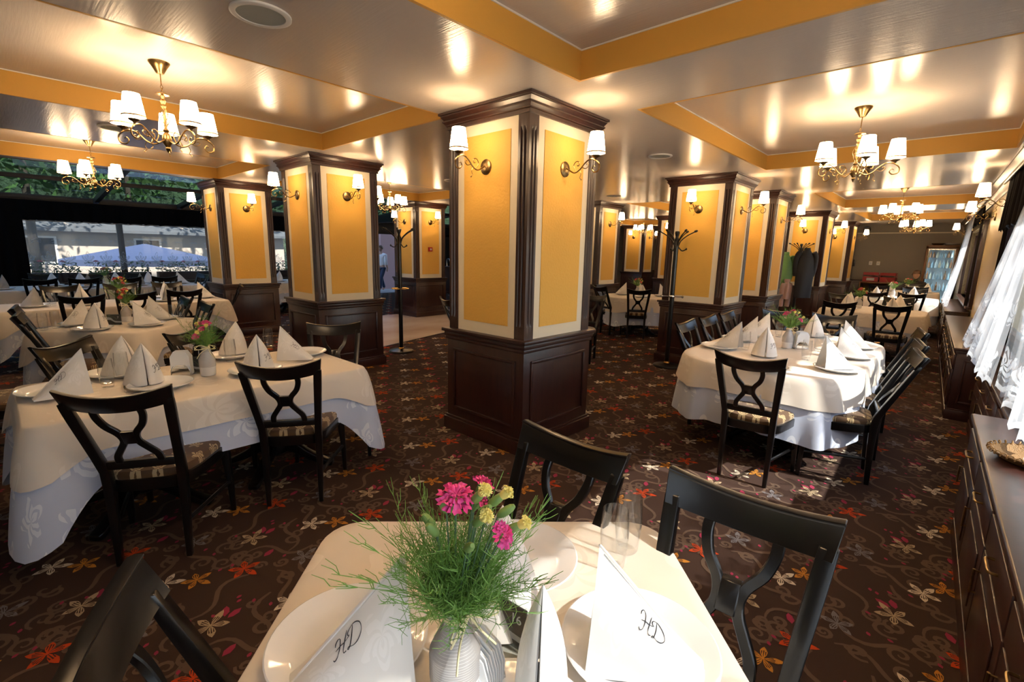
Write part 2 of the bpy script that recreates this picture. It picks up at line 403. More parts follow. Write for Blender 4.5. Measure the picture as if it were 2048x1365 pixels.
# --- ceiling: lower slab with recessed coffers
XA, XB, XC = (-1.945, .28), (-5.49, -3.30), (-9.3, -7.15)
coffers = [(XA, (-.85, 2.73)), (XA, (3.54, 6.87)), (XA, (9.70, 12.82)), (XA, (14.2, 17.3)), (XB, (-.85, 2.74)), (XB, (9.7, 12.8)), (XC, (-.85, 2.78)), (XC, (3.54, 6.9)), (XC, (13.9, 17.0))]
xs = sorted({-9.55, -11.0, .75} | {v for c in coffers for v in c[0]}); ys = sorted({-4.6, 13.0, BACK+.2} | {v for c in coffers for v in c[1]})
mb = MB(); fb = MB(); wb = MB()
for i in range(len(xs)-1):
    for j in range(len(ys)-1):
        xm, ym = (xs[i]+xs[i+1])/2, (ys[j]+ys[j+1])/2
        if xm < -9.55 and ym < 13: continue
        hole = any(a[0] < xm < a[1] and b[0] < ym < b[1] for a, b in coffers)
        z = ZT if hole else ZC
        mb.add([(xs[i], ys[j], z), (xs[i+1], ys[j], z), (xs[i+1], ys[j+1], z), (xs[i], ys[j+1], z)], [(0, 3, 2, 1)])
for (x0, x1), (y0, y1) in coffers:
    t = .02
    fb.box(x0-t, x0, y0-t, y1+t, ZC-.001, ZT); fb.box(x1, x1+t, y0-t, y1+t, ZC-.001, ZT); fb.box(x0, x1, y0-t, y0, ZC-.001, ZT); fb.box(x0, x1, y1, y1+t, ZC-.001, ZT)
    e = .008
    wb.box(x0, x0+e, y0, y1, ZT-e, ZT-.0005); wb.box(x1-e, x1, y0, y1, ZT-e, ZT-.0005); wb.box(x0+e, x1-e, y0, y0+e, ZT-e, ZT-.0005); wb.box(x0+e, x1-e, y1-e, y1, ZT-e, ZT-.0005)
mb.box(-15.5, .95, -4.7, BACK+.3, ZT+.30, ZT+.34) if False else None
ce = structure(mb.build('ceiling', MT['ceil'], recalc=False))
fb.build('coffer_fascia', MT['beam'], ce); wb.build('coffer_edge', MT['white'], ce)
mb = MB(); mb.box(-9.6, .95, -4.7, 13.0, ZT+.03, ZT+.12); mb.box(-11.1, .95, 13.0, BACK+.3, ZT+.03, ZT+.12); mb.box(-9.6, -9.5, -4.6, 13.0, ZC, ZT+.03)
mb.box(-9.6, .95, -4.7, BACK+.3, 3.2, 17.0); mb.build('upper_shade_block', MT['backwall'], ce)  # tall unseen block above the slab, added to shade the ground on the left

# --- right wall with windows
WINS = [(-2.2, 1.75), (2.35, 7.70), (11.3, 15.6)]
SILL, HEAD = .84, 2.25
mb = MB(); y0 = -4.6
for a, b in WINS:
    mb.box(0, .22, y0, a, 0, 2.95); mb.box(0, .22, a, b, 0, SILL); mb.box(0, .22, a, b, HEAD, 2.95); y0 = b
mb.box(0, .22, y0, BACK+.1, 0, 2.95)
structure(mb.build('wall_right', MT['wallpaper'], loc=RW_LOC, rz=RW_RZ))
for n, (a, b) in enumerate(WINS, 1):
    f = MB(); x0, x1 = .06, .14
    for yy in (a, b-.07): f.box(x0, x1, yy, yy+.07, SILL, HEAD)
    f.box(x0, x1, a, b, SILL, SILL+.07); f.box(x0, x1, a, b, HEAD-.07, HEAD)
    k = 3 if b-a > 3 else 2
    for q in range(1, k): yy = a + (b-a)*q/k; f.box(x0, x1, yy-.035, yy+.035, SILL, HEAD)
    f.box(-.05, .06, a-.06, a, SILL-.05, HEAD+.06); f.box(-.05, .06, b, b+.06, SILL-.05, HEAD+.06)   # casing
    f.box(-.09, .07, a-.06, b+.06, SILL-.04, SILL)
    w = structure(f.build('window_%d' % n, MT['wood'], loc=RW_LOC, rz=RW_RZ, bevel=.004))
    g = MB(); g.box(.095, .101, a+.05, b-.05, SILL+.05, HEAD-.05); g.build('pane', MT['paneclear'], w)
mb = MB()
for k, (dx, dz) in enumerate(((.055, .03), (.10, .03), (.14, .03))):
    pass
prof = [(0, 2.50), (-.02, 2.50), (-.03, 2.53), (-.03, 2.56), (-.06, 2.60), (-.07, 2.60), (-.07, 2.63), (-.12, 2.67), (-.13, 2.67), (-.13, 2.694), (0, 2.694)]
mb.bar([[(x, y, z) for x, z in prof] for y in (-4.5, BACK)])
structure(mb.build('trim_2', MT['wood'], loc=RW_LOC, rz=RW_RZ))
mb = MB(); mb.box(-.015, 0, -4.5, BACK, 0, .10); structure(mb.build('baseboard_right', MT['wood'], loc=RW_LOC, rz=RW_RZ))

# --- back, front and far walls
mb = MB(); mb.box(-11.2, .9, BACK, BACK+.2, .93, 2.95); structure(mb.build('wall_back', MT['backwall']))
mb = MB(); mb.box(-11.2, .9, BACK-.03, BACK+.2, 0, .93); mb.box(-11.2, .4, BACK-.05, BACK-.03, .90, .94); mb.box(-11.2, .4, BACK-.05, BACK-.03, 0, .10)
for k in range(11): mb.box(-10.9+k*.98, -10.9+k*.98+.8, BACK-.04, BACK-.03, .2, .8)
structure(mb.build('trim_3', MT['wood'], bevel=.006))
mb = MB(); mb.box(-2.62, -.1, BACK-.02, BACK, 2.42, 2.45); structure(mb.build('trim_4', MT['cream']))
mb = MB(); mb.box(-15.5, .9, -4.8, -4.6, 0, 3.4); structure(mb.build('wall_front', MT['wallpaper']))
mb = MB(); mb.box(-11.2, -11.0, 13.0, BACK, 0, 2.95); mb.box(-15.5, -11.0, 13.0, 13.2, 0, 3.5); structure(mb.build('wall_left', MT['backwall']))

# --- wood-clad pillars
PILLARS = [(-2.78, 3.14), (-6.20, 3.17), (-9.76, 3.20), (-2.755, 7.28), (-2.76, 9.43), (-2.76, 13.80), (-2.80, 17.95), (-6.13, 9.35), (-9.76, 7.25), (-6.0, 13.60), (-9.25, 17.4)]
LZ = .93
def pillar_kind():
    root = bpy.data.objects.new('column', None); C.objects.link(root)
    b = MB(); h = .452
    b.box(-h, h, -h, h, .02, LZ-.07); b.box(-.478, .478, -.478, .478, 0, .115); b.box(-.466, .466, -.466, .466, .115, .135)
    b.box(-.463, .463, -.463, .463, LZ-.10, LZ-.07); b.box(-.472, .472, -.472, .472, LZ-.07, LZ-.03); b.box(-.49, .49, -.49, .49, LZ-.03, LZ)
    b.build('wainscot', MT['wood'], root, bevel=.006)
    for k in range(4):   # raised panel mouldings
        p = MB(); Mz = Matrix.Rotation(k*PI/2, 3, 'Z')
        for x0, x1, z0, z1 in ((-.37, -.345, .21, .76), (.345, .37, .21, .76), (-.37, .37, .21, .235), (-.37, .37, .735, .76)):
            p.obox(Mz @ Vector(((x0+x1)/2, -h-.006, (z0+z1)/2)), x1-x0, .016, z1-z0, Mz)
        p.build('panel_moulding', MT['wood'], root, bevel=.005)
    H = .425; W = .105; z0, z1 = LZ, 2.585
    for k in range(4):   # fluted corner posts
        p = MB(); Mz = Matrix.Rotation(k*PI/2, 3, 'Z'); e = H+.012
        def outline(d):
            pts = [(-e, -e)]
            def face(horizontal):
                q = []
                for c in (.35, .68):
                    u = c*W
                    q += [(u-.012, 0), (u-.007, d), (u+.007, d), (u+.012, 0)]
                return q
            pts += [(-e+u, -e+v) for u, v in face(True)] + [(-e+W, -e), (-e+W, -H+.02), (-H+.02, -H+.02), (-H+.02, -e+W), (-e, -e+W)]
            pts += [(-e+v, -e+u) for u, v in face(False)[::-1]]
            return pts
        secs = []
        for z, d in ((z0, 0), (z0+.10, 0), (z0+.13, .011), (z1-.13, .011), (z1-.10, 0), (z1, 0)):
            secs.append([Mz @ Vector((x, y, z)) for x, y in outline(d)])
        p.bar(secs); p.build('corner_post', MT['wood'], root, sharp=25)
    for k in range(4):
        Mz = Matrix.Rotation(k*PI/2, 3, 'Z')
        p = MB(); p.obox(Mz @ Vector((0, -H+.006, (z0+z1)/2)), 2*H-.17, .02, z1-z0, Mz); f = p.build('cream_panel', MT['cream'], root)
        p = MB(); p.obox(Mz @ Vector((0, -H-.005, (z0+z1)/2 - .005)), 2*H-.34, .006, z1-z0-.19, Mz); p.build('ochre_inset', MT['ochre'], root)
    c = MB()
    for z, e in ((2.47, .445), (2.505, .452), (2.53, .448), (2.56, .462)): pass
    prof = [(.437, 2.565), (.450, 2.568), (.450, 2.592), (.458, 2.597), (.458, 2.604), (.474, 2.622), (.478, 2.624), (.478, 2.634), (.468, 2.636), (.474, 2.645), (.488, 2.664), (.488, 2.672), (.502, 2.675), (.502, 2.692)]
    c.grid([[(s*e, t*e, z) for s, t in ((-1, -1), (1, -1), (1, 1), (-1, 1))] for e, z in prof], close=True)
    c.build('crown', MT['wood'], root, sharp=12)
    root['kind'] = 'structure'
    return root
pk = pillar_kind()
for i, (x, y) in enumerate(PILLARS):
    if i == 0: pk.location = (x, y, 0)
    else:
        r = pk.copy(); C.objects.link(r); r.location = (x, y, 0)
        for ch in pk.children: c = ch.copy(); C.objects.link(c); c.parent = r

# --- glazed veranda on the left: roof, front glazing
VX, EAVE, RIDGE = -15.3, 2.60, 3.14
def rz_(x): return EAVE + (RIDGE-EAVE)*(x-VX)/(-9.55-VX)
mb = MB()
for y in (-4.3, -2.4, -.6, 1.9, 3.56, 5.4, 7.2, 9.0, 10.9, 12.9):
    mb.bar([[(x, y-.045, rz_(x)-.11), (x, y+.045, rz_(x)-.11), (x, y+.045, rz_(x)), (x, y-.045, rz_(x))] for x in (VX, -9.55)])
rf = structure(mb.build('ceiling_veranda', MT['steel'], bevel=.004))
mb = MB()
for x, w in ((-15.25, .10), (-12.9, .05), (-10.6, .05)):
    mb.box(x-w, x+w, -4.6, 13.0, rz_(x)-.08, rz_(x)-.002)
mb.box(VX-.1, VX+.12, -4.6, 13.0, 2.47, 2.62)
mb.build('purlin', MT['purlin'], rf, bevel=.004)
mb = MB(); mb.add([(VX, -4.6, EAVE+.01), (-9.5, -4.6, RIDGE+.01), (-9.5, 13.0, RIDGE+.01), (VX, 13.0, EAVE+.01)], [(0, 1, 2, 3)]); mb.build('roof_glass', MT['pane'], rf, recalc=False)
posts = [-4.55, -2.2, .0, 2.3, 4.6, 6.9, 9.4]
f = MB()
for y in posts: f.box(VX-.05, VX+.05, y-.06, y+.06, 0, 2.5)
f.box(VX-.05, VX+.05, -4.6, 9.4, 0, .28); f.box(VX-.04, VX+.04, -4.6, 9.4, .60, .66)
w = structure(f.build('window_5', MT['steel'], bevel=.004))
g = MB(); g.box(VX-.004, VX+.004, -4.6, 9.35, .28, 2.5); g.build('pane', MT['paneclear'], w)
f = MB()
for y in (9.45, 10.62, 11.9): f.box(VX-.06, VX+.06, y-.07, y+.07, 0, 2.5)
f.box(VX-.06, VX+.06, 9.4, 13.0, 2.12, 2.5); f.box(VX-.06, VX+.06, 10.7, 11.85, 0, .35); f.box(VX-.05, VX+.05, 10.7, 11.85, .95, 1.03); f.box(VX-.06, VX+.06, 11.95, 13.0, 0, 2.2)
d = structure(f.build('door_1', MT['steel'], bevel=.004))
g = MB(); g.box(VX-.004, VX+.004, 10.7, 11.85, .35, 2.12); g.build('pane', MT['pane'], d)
mb = MB(); mb.box(-15.2, -10.4, 8.4, 8.5, 2.40, 2.6) ; structure(mb.build('trim_5', MT['steel']))

# --- the world outside
W = bpy.data.worlds.new('world'); S.world = W; W.use_nodes = True
wt = W.node_tree; bg = wt.nodes['Background']
sky = nd(wt, 'ShaderNodeTexSky'); sky.sky_type = 'NISHITA'; sky.sun_disc = False; sky.sun_elevation = R(42); sky.sun_rotation = R(90); sky.altitude = 300
lk(wt, sky.outputs[0], bg.inputs[0]); bg.inputs[1].default_value = .52
sun = bpy.data.lights.new('sun', 'SUN'); so = bpy.data.objects.new('sun', sun); C.objects.link(so)
sun.energy = 15; sun.angle = R(.9); sun.color = (1, .95, .86)
so.rotation_euler = Vector((-.72, -.12, -.69)).to_track_quat('-Z', 'Y').to_euler(); so.location = (8, 0, 9)
mb = MB(); mb.box(-70, 70, -70, 90, -.30, -.08); structure(mb.build('terrain', mat('paving_outside', (.30, .29, .29, 1), .9, var=(2, (.22, .21, .2, 1)))))

# wooded hillside that closes the view behind the house
rnd = random.Random(77); mb = MB(); rows = []
for i in range(15):
    t = i/14
    rows.append([(-33 - 9*t + rnd.uniform(-.6, .6)*(i > 0), -40 + 2.0*k + rnd.uniform(-.5, .5), -.2 + 17*t**.8 + (rnd.uniform(-.8, .8) if i > 0 else 0)) for k in range(46)])
mb.grid(rows)
structure(mb.build('hills', mat('wooded_slope', (.018, .040, .018, 1), .9, var=(.9, (.045, .085, .03, 1)), bump=(2.5, 1, .8)), sharp=180))
# ------------------------------------------------------------------ dining chair (sitter faces local +y)
def back_y(x, z):
    lean = -.205 - .20*max(0, (z-.50)/.505)**1.12
    bow = .055*(1-(x/.22)**2)*min(1, max(0, (z-.50)/.4))
    return lean - bow
def chair_kind():
    root = thing('dining_chair', (0, 0, 0), 0, 'chair', 'chair')
    out = []
    for k in range(44):
        a = 2*PI*k/44; c, s = math.cos(a), math.sin(a)
        y = .22*abs(s)**.45*(1 if s > 0 else -1); wx = .165 + .10*((y+.22)/.44)**.8; x = wx*abs(c)**.38*(1 if c > 0 else -1)
        out.append((x, y + .02))
    mb = MB(); n = 44
    mb.grid([[(x*q, y*q, z) for x, y in out] for q, z in ((.97, .452), (1.0, .462), (1.0, .482), (.97, .498), (.86, .509), (.6, .517), (.3, .519))], close=True); k0 = len(mb.v); mb.v.append((0, 0, .520)); mb.f += [(k0-n+k, k0-n+(k+1) % n, k0) for k in range(n)]; mb.m += [0]*n
    mb.f.append(tuple(range(n))[::-1]); mb.m.append(0)
    mb.build('seat', MT['seat'], root)
    mb = MB(); inner = [(x*1.02, y*1.02) for x, y in out]
    mb.grid([[(x*q, y*q, z) for x, y in inner] for q, z in ((.88, .40), (1.0, .395), (1.01, .40), (1.01, .455), (.99, .458), (.9, .458))], close=True); mb.build('seat_frame', MT['black'], root)
    for s in (-1, 1):
        m = MB(); secs = []
        for z, w, dx, dy in ((0, .013, .262, .212), (.2, .016, .258, .206), (.38, .022, .248, .200), (.46, .022, .246, .200)):
            secs.append([(s*dx-w, dy-w, z), (s*dx+w, dy-w, z), (s*dx+w, dy+w, z), (s*dx-w, dy+w, z)])
        m.bar(secs); m.build('leg', MT['black'], root, bevel=.004)
        m = MB(); secs = []
        for z, w, t in ((0, .013, .015), (.12, .015, .018), (.3, .018, .021), (.44, .020, .024), (.52, .020, .022), (.62, .020, .020), (.74, .021, .018), (.84, .022, .016), (.90, .022, .014), (.93, .021, .012)):
            if z < .5: x = .152 + .004*(z/.45); y = -.215 + .012*min(1, z/.3)
            else: x = .156 + .040*((z-.5)/.43); y = back_y(x, z)
            secs.append([(s*x-w, y-t, z), (s*x+w, y-t, z), (s*x+w, y+t, z), (s*x-w, y+t, z)])
        m.bar(secs); m.build('leg', MT['black'], root, bevel=.004)
        m = MB(); m.tube([(s*.155, -.205, .20), (s*.205, .0, .20), (s*.256, .206, .20)], .011, 8); m.build('stretcher', MT['black'], root)
    m = MB(); secs = []
    for i in range(17):
        x = -.220 + .440*i/16; q = (x/.220)**2; zt = .966 + .039*q; zb = .880 + .028*q; t = .012
        yt, yb = back_y(x, zt), back_y(x, zb)
        secs.append([(x*.95, yb-t, zb), (x, yt-t, zt-.013), (x, yt-t*1.35, zt-.004), (x, yt, zt), (x, yt+t*1.35, zt-.004), (x, yt+t, zt-.013), (x*.95, yb+t, zb)])
    m.bar(secs); m.build('top_rail', MT['black'], root, bevel=.002, seg=1)
    m = MB(); secs = []
    for i in range(9):
        x = -.155+.31*i/8; y = back_y(x, .555)
        secs.append([(x, y-.012, .534), (x, y+.012, .534), (x, y+.012, .578), (x, y-.012, .578)])
    m.bar(secs); m.build('cross_rail', MT['black'], root, bevel=.003)
    m = MB()
    for s in (-1, 1):
        path = smooth_path([(s*.088, 0, .895), (s*.088, 0, .855), (s*.072, 0, .805), (s*.040, 0, .762), (s*.028, 0, .727), (s*.032, 0, .695), (s*.056, 0, .655), (s*.082, 0, .610), (s*.086, 0, .565)], 4)
        secs = []
        for i, p in enumerate(path):
            a, b = path[max(i-1, 0)], path[min(i+1, len(path)-1)]; d = (b-a).normalized(); n_ = Vector((d.z, 0, -d.x)); w = .015; t = .010
            y = back_y(p.x, p.z)
            secs.append([(p.x-n_.x*w, y-t, p.z-n_.z*w), (p.x+n_.x*w, y-t, p.z+n_.z*w), (p.x+n_.x*w, y+t, p.z+n_.z*w), (p.x-n_.x*w, y+t, p.z-n_.z*w)])
        m.bar(secs)
    y0, y1 = back_y(0, .69), back_y(0, .765); m.bar([[(-.026, y0-.014, .69), (.026, y0-.014, .69), (.026, y0+.014, .69), (-.026, y0+.014, .69)], [(-.026, y1-.014, .765), (.026, y1-.014, .765), (.026, y1+.014, .765), (-.026, y1+.014, .765)]])
    m.build('splat', MT['black'], root, bevel=.003, seg=1)
    return Kind(root)
CHAIR = chair_kind()
def chair(mx, my, face, label, group=None, q=None):
    """mx, my: middle of the top rail as measured; q brings it to the rail's true height; face: way the sitter looks (degrees)"""
    r = math.hypot(mx, my); q = q or (.888 if r < 6 else .93 if r < 9 else .96)
    a = R(face); mx *= q; my *= q
    return CHAIR.place((mx + .405*math.cos(a), my + .405*math.sin(a), 0), a - PI/2, label, group)

# ------------------------------------------------------------------ tables and cloths
def perimeter(x0, x1, y0, y1, r, step=.035):
    pts = []
    for cx, cy, a0 in ((x1-r, y0+r, -90), (x1-r, y1-r, 0), (x0+r, y1-r, 90), (x0+r, y0+r, 180)):
        n = max(6, int(r*PI/2/step*1.4))
        pts += [(cx + r*math.cos(R(a0+90*k/n)), cy + r*math.sin(R(a0+90*k/n)), R(a0+90*k/n)) for k in range(n+1)]
    out = []
    for i, p in enumerate(pts):
        q = pts[(i+1) % len(pts)]; d = math.hypot(q[0]-p[0], q[1]-p[1]); n = max(1, int(d/step)) if abs(q[2]-p[2]) < .01 or d > step*3 else 1
        out += [(p[0]+(q[0]-p[0])*k/n, p[1]+(q[1]-p[1])*k/n, p[2]) for k in range(n)]
    return out
def cloth(name, mt, x0, x1, y0, y1, r, z, drop, corner, amp, lam, loc, rz, label, group=None, seed=1, cflare=.10):
    """a cloth on a table top: flat top, hanging sides with folds, longer at the corners"""
    P = perimeter(x0, x1, y0, y1, r); n = len(P); rnd = random.Random(seed)
    s = [0]
    for i in range(n): s.append(s[-1] + math.hypot(P[(i+1) % n][0]-P[i][0], P[(i+1) % n][1]-P[i][1]))
    L = s[-1]; ph = rnd.uniform(0, 6); k1 = max(6, round(L/lam)); k2 = round(L/lam*1.7)
    cx, cy = (x0+x1)/2, (y0+y1)/2
    mb = MB(); uv = []; rows = []
    for q in (.25, .5, .75, .94, 1.0):
        row = []
        for i, (x, y, a) in enumerate(P):
            row.append((cx+(x-cx)*q, cy+(y-cy)*q, z - (.0025 if q == 1 else 0))); uv.append((cx+(x-cx)*q, cy+(y-cy)*q))
        rows.append(row)
    T = [.02, .06, .14, .28, .45, .62, .8, .92, 1.0]
    for t in T:
        row = []
        for i, (x, y, a) in enumerate(P):
            nx, ny = math.cos(a), math.sin(a)
            dc = min(math.hypot(x-ax, y-ay) for ax in (x0, x1) for ay in (y0, y1)) - r*.41
            c = max(0, 1-max(0, dc)/.24)**1.5 if r < .3 else math.exp(-(max(0, dc)/.15)**2)
            d = drop*(1 + corner*c); w = 2*PI*s[i]/L
            fold = (math.sin(w*k1+ph) + .5*math.sin(w*k2+ph*2))*amp*(t**1.2)*(1 if r > .3 else .35+c)
            o = .004 + .012*min(1, t*6) + .022*t + cflare*c*t*(1-.35*t) + fold
            zz = z - .004 - d*(t - .0)
            row.append((x+nx*o, y+ny*o, zz)); uv.append((x+nx*d*t, y+ny*d*t) if r < .3 else (s[i], z-d*t))
        rows.append(row)
    mb.grid(rows, close=True); c0 = len(mb.v); mb.v.append((cx, cy, z)); uv.append((cx, cy))
    mb.f += [(k, (k+1) % n, c0) for k in range(n)]; mb.m += [0]*n; mb.uv = uv
    o = mb.build(name, mt, loc=loc, rz=rz, sharp=75)
    return tag(o, label, 'tablecloth', group)
def table(loc, rz, x0, x1, y0, y1, r, label, feet=1):
    root = thing('dining_table', loc, rz, label, 'table')
    mb = MB(); mb.prism([(x, y) for x, y, a in perimeter(x0+.012, x1-.012, y0+.012, y1-.012, max(.02, r-.01), .08)], .715, .742); mb.build('tabletop', MT['black'], root)
    cx, cy = (x0+x1)/2, (y0+y1)/2
    spots = [(cx, cy)] if feet == 1 else ([(cx, y0+(y1-y0)*.27), (cx, y0+(y1-y0)*.73)] if y1-y0 > x1-x0 else [(x0+(x1-x0)*.27, cy), (x0+(x1-x0)*.73, cy)])
    for px, py in spots:
        mb = MB(); mb.lathe([(.05, .09), (.075, .11), (.085, .16), (.06, .22), (.045, .30), (.055, .38), (.05, .5), (.045, .62), (.07, .68), (.16, .70), (.16, .716)], 16, (px, py, 0)); mb.build('pedestal', MT['black'], root)
        for k in range(4):
            a = R(45+90*k); d = Vector((math.cos(a), math.sin(a), 0)); nn = Vector((-d.y, d.x, 0)); secs = []
            for l, zc, h, w in ((.03, .17, .05, .028), (.12, .15, .045, .03), (.22, .085, .032, .03), (.32, .040, .022, .032), (.37, .022, .020, .036), (.40, .018, .016, .03)):
                c = Vector((px, py, zc)) + d*l
                secs.append([c - nn*w - Vector((0, 0, h)), c + nn*w - Vector((0, 0, h)), c + nn*w + Vector((0, 0, h)), c - nn*w + Vector((0, 0, h))])
            m = MB()
            m.bar([[Vector((p.x, p.y, max(.001, p.z))) for p in s_] for s_ in secs]); m.build('leg', MT['black'], root, bevel=.006)
    return root

# ------------------------------------------------------------------ tableware
def plate_kind():
    mb = MB(); mb.lathe([(.001, .004), (.085, .004), (.09, 0), (.098, .001), (.106, .006), (.14, .018), (.155, .026), (.158, .029), (.155, .031), (.146, .028), (.115, .013), (.105, .0095), (.09, .0075), (.001, .0075)], 48, cap=False)
    o = mb.build('dinner_plate', MT['porcelain']); tag(o, 'plate', 'plate', None); return Kind(o)
PLATE = plate_kind()
def hd_strokes():
    H = [[(.00, .62), (.02, .78), (.12, .90), (.22, .80), (.20, .40), (.10, .05), (-.02, -.08), (-.08, .02)], [(.52, .95), (.44, .60), (.36, .20), (.38, .02), (.48, .04)], [(.02, .40), (.22, .48), (.42, .50), (.62, .60)]]
    D = [[(.78, .92), (.74, .50), (.64, .08), (.56, .02), (.60, .12), (.80, .04), (1.02, .12), (1.18, .42), (1.10, .78), (.84, .96), (.60, .84), (.56, .68), (.64, .62)]]
    return H + D
def strokes(mb, lst, size, r, place):
    for st in lst:
        p = smooth_path([(x*size, y*size, 0) for x, y in st], 4)
        mb.tube([place(q.x, q.y) for q in p], [r*(.55 + .6*abs(math.sin(i*.33))) for i in range(len(p))], 4)
def napkin_kind(open_=.062, h=.215, L=.19, marks=(1,), n=9, bulge=.026):
    """tent-folded napkin: front edge at local +y, ridge runs down to local -y"""
    root = thing('folded_napkin', (0, 0, 0), 0, 'napkin', 'napkin')
    T = Vector((0, .075, h)); B = Vector((0, .075-L, .006))
    def pan(s, u, v, off=0):     # u along ridge 0..1 from apex, v 0..1 ridge->foot
        F = Vector((s*open_, .085, .004)); back = B + Vector((s*.028, 0, -.004))
        rid = T.lerp(B, u); foot = F.lerp(back, u**1.1)
        p = rid.lerp(foot, v)
        nb = Vector((s, -.15, .35)).normalized()
        return p + nb*(bulge*math.sin(PI*min(1, v*.95))*(math.sin(PI*min(1, u*.8+.1))) + off)
    for s in (-1, 1):
        mb = MB(); uv = []
        rows = []
        for i in range(n):
            rows.append([pan(s, i/(n-1), j/(n-1)) for j in range(n)]); uv += [(i/(n-1)*.3, j/(n-1)*.2) for j in range(n)]
        mb.grid(rows)
        # inner folded layer, a little back from the front edge
        rows = []
        for i in range(n):
            rows.append([pan(s, .05+.9*i/(n-1), j/(n-1), -.006) for j in range(n)]); uv += [(i/(n-1)*.3+.4, j/(n-1)*.2) for j in range(n)]
        mb.grid(rows); mb.uv = uv
        mb.build('napkin_panel', MT['napkin'], root, recalc=False, sharp=60)
    mb = MB(); N = 12
    mb.tube([T.lerp(B, i/N) + Vector((0, 0, -.001)) for i in range(N+1)], [.0025 + .0015*math.sin(PI*i/N) for i in range(N+1)], 6)
    mb.build('ridge_fold', MT['napkin'], root)
    mb = MB()
    for s in marks:
        def place(x, y, s=s):
            w = x if s < 0 else -x           # reads left to right from outside
            return pan(s, min(.95, max(.03, .50 + (w - (.018 if s < 0 else -.018))/.19)), min(.9, max(.02, .22 - (y - .015)/.15)), .0016)
        strokes(mb, hd_strokes(), .034, .0007, place)
    mb.build('monogram', MT['ink'], root)
    return Kind(root)
NAPKIN = napkin_kind(); NAPKIN_B = napkin_kind(marks=(-1,))
def cone_napkin_kind(h=.215, rx=.088, ry=.082, mark=True):
    root = thing('folded_napkin', (0, 0, 0), 0, 'napkin', 'napkin'); T = Vector((0, .035, h)); n = 12
    def base(s, v):
        a = PI/2 - s*(.10 + v*(PI-.10))
        return Vector((rx*math.cos(a), ry*math.sin(a) + (.012 if v < .2 else 0), .003))
    def pan(s, u, v, off=0):
        b = base(s, v); p = T.lerp(b, u); out = Vector((b.x, b.y, .03)).normalized()
        return p + out*(.012*math.sin(PI*u) + off)
    for s in (-1, 1):
        mb = MB(); uv = []
        mb.grid([[pan(s, i/(n-1), j/(n-1)) for j in range(n)] for i in range(n)]); uv += [(j/(n-1)*.26, i/(n-1)*.2) for i in range(n) for j in range(n)]
        mb.grid([[pan(s, .04+.95*i/(n-1), -.02+j/(n-1)*.35, -.007) for j in range(n)] for i in range(n)]); uv += [(j/(n-1)*.2, i/(n-1)*.2) for i in range(n) for j in range(n)]
        mb.uv = uv; mb.build('napkin_panel', MT['napkin'], root, recalc=False, sharp=70)
    if mark: mb = MB(); strokes(mb, hd_strokes(), .036, .0008, lambda x, y: pan(-1, .62 - (y-.02)/.2, .12 + x/.16, .0015)); mb.build('monogram', MT['ink'], root)
    return Kind(root)
NAPKIN_W = cone_napkin_kind(); NAPKIN_P = cone_napkin_kind(mark=False); NAPKIN_N = cone_napkin_kind(h=.225, rx=.044, ry=.060, mark=False)
def glass_kind():
    mb = MB(); mb.lathe([(.001, 0), (.024, 0), (.0265, .004), (.031, .045), (.033, .075), (.031, .112), (.029, .132), (.0278, .132), (.0295, .11), (.0316, .075), (.0295, .045), (.025, .016), (.001, .014)], 28, cap=False)
    o = mb.build('water_glass', MT['glass']); tag(o, 'glass', 'glass'); return Kind(o)
GLASS = glass_kind()
def vase_kind(ribbed=True):
    root = thing('bud_vase', (0, 0, 0), 0, 'vase', 'vase')
    prof = [(.034, .045)]
    if ribbed:
        z = .046
        while z < .128:
            r = .0375 if z < .085 else .0375 - .019*((z-.085)/.043)**1.0
            r = max(r, .0185); prof += [(r, z), (r+.0006, z+.0013)]; z += .0040
    else: prof += [(.0365, .06), (.0372, .085), (.032, .105), (.022, .125)]
    prof += [(.0178, .130), (.0172, .148), (.0188, .154), (.0165, .154), (.0155, .146), (.0155, .125)]
    mb = MB(); mb.lathe(prof, 40, cap=False)
    for j in range(1, len(prof)-8, 2):       # pale ring on every other step
        for k in range(40): mb.m[j*40+k] = 1
    mb.build('glazed_body', [MT['vasegrey'], MT['vasewhite']], root, sharp=70)
    mb = MB(); mb.lathe([(.001, 0), (.033, 0), (.0348, .004), (.0362, .02), (.0368, .046), (.030, .047), (.001, .047)], 32, cap=False); mb.build('white_foot', MT['vasewhite'], root)
    mb = MB()
    for k in range(3): mb.tube([(.0185*math.cos(a), .0185*math.sin(a), .142+.003*k+.002*math.sin(a*2)) for a in [2*PI*i/20 for i in range(21)]], .0014, 5)
    for s in (-1, 1):
        for q in (0, 1): mb.tube(smooth_path([(.016, .012, .145), (.03+.01*q, s*.02, .160+.006*q), (.045, s*.045, .158-.012*q), (.036, s*.03, .142), (.018, .012, .144)], 5), .0016, 5)
        mb.tube(smooth_path([(.017, .012, .144), (.034, s*.02, .125), (.048, s*.038, .098)], 5), .0017, 5)
    mb.build('raffia_bow', MT['raffia'], root)
    return Kind(root)
VASE = vase_kind(); 
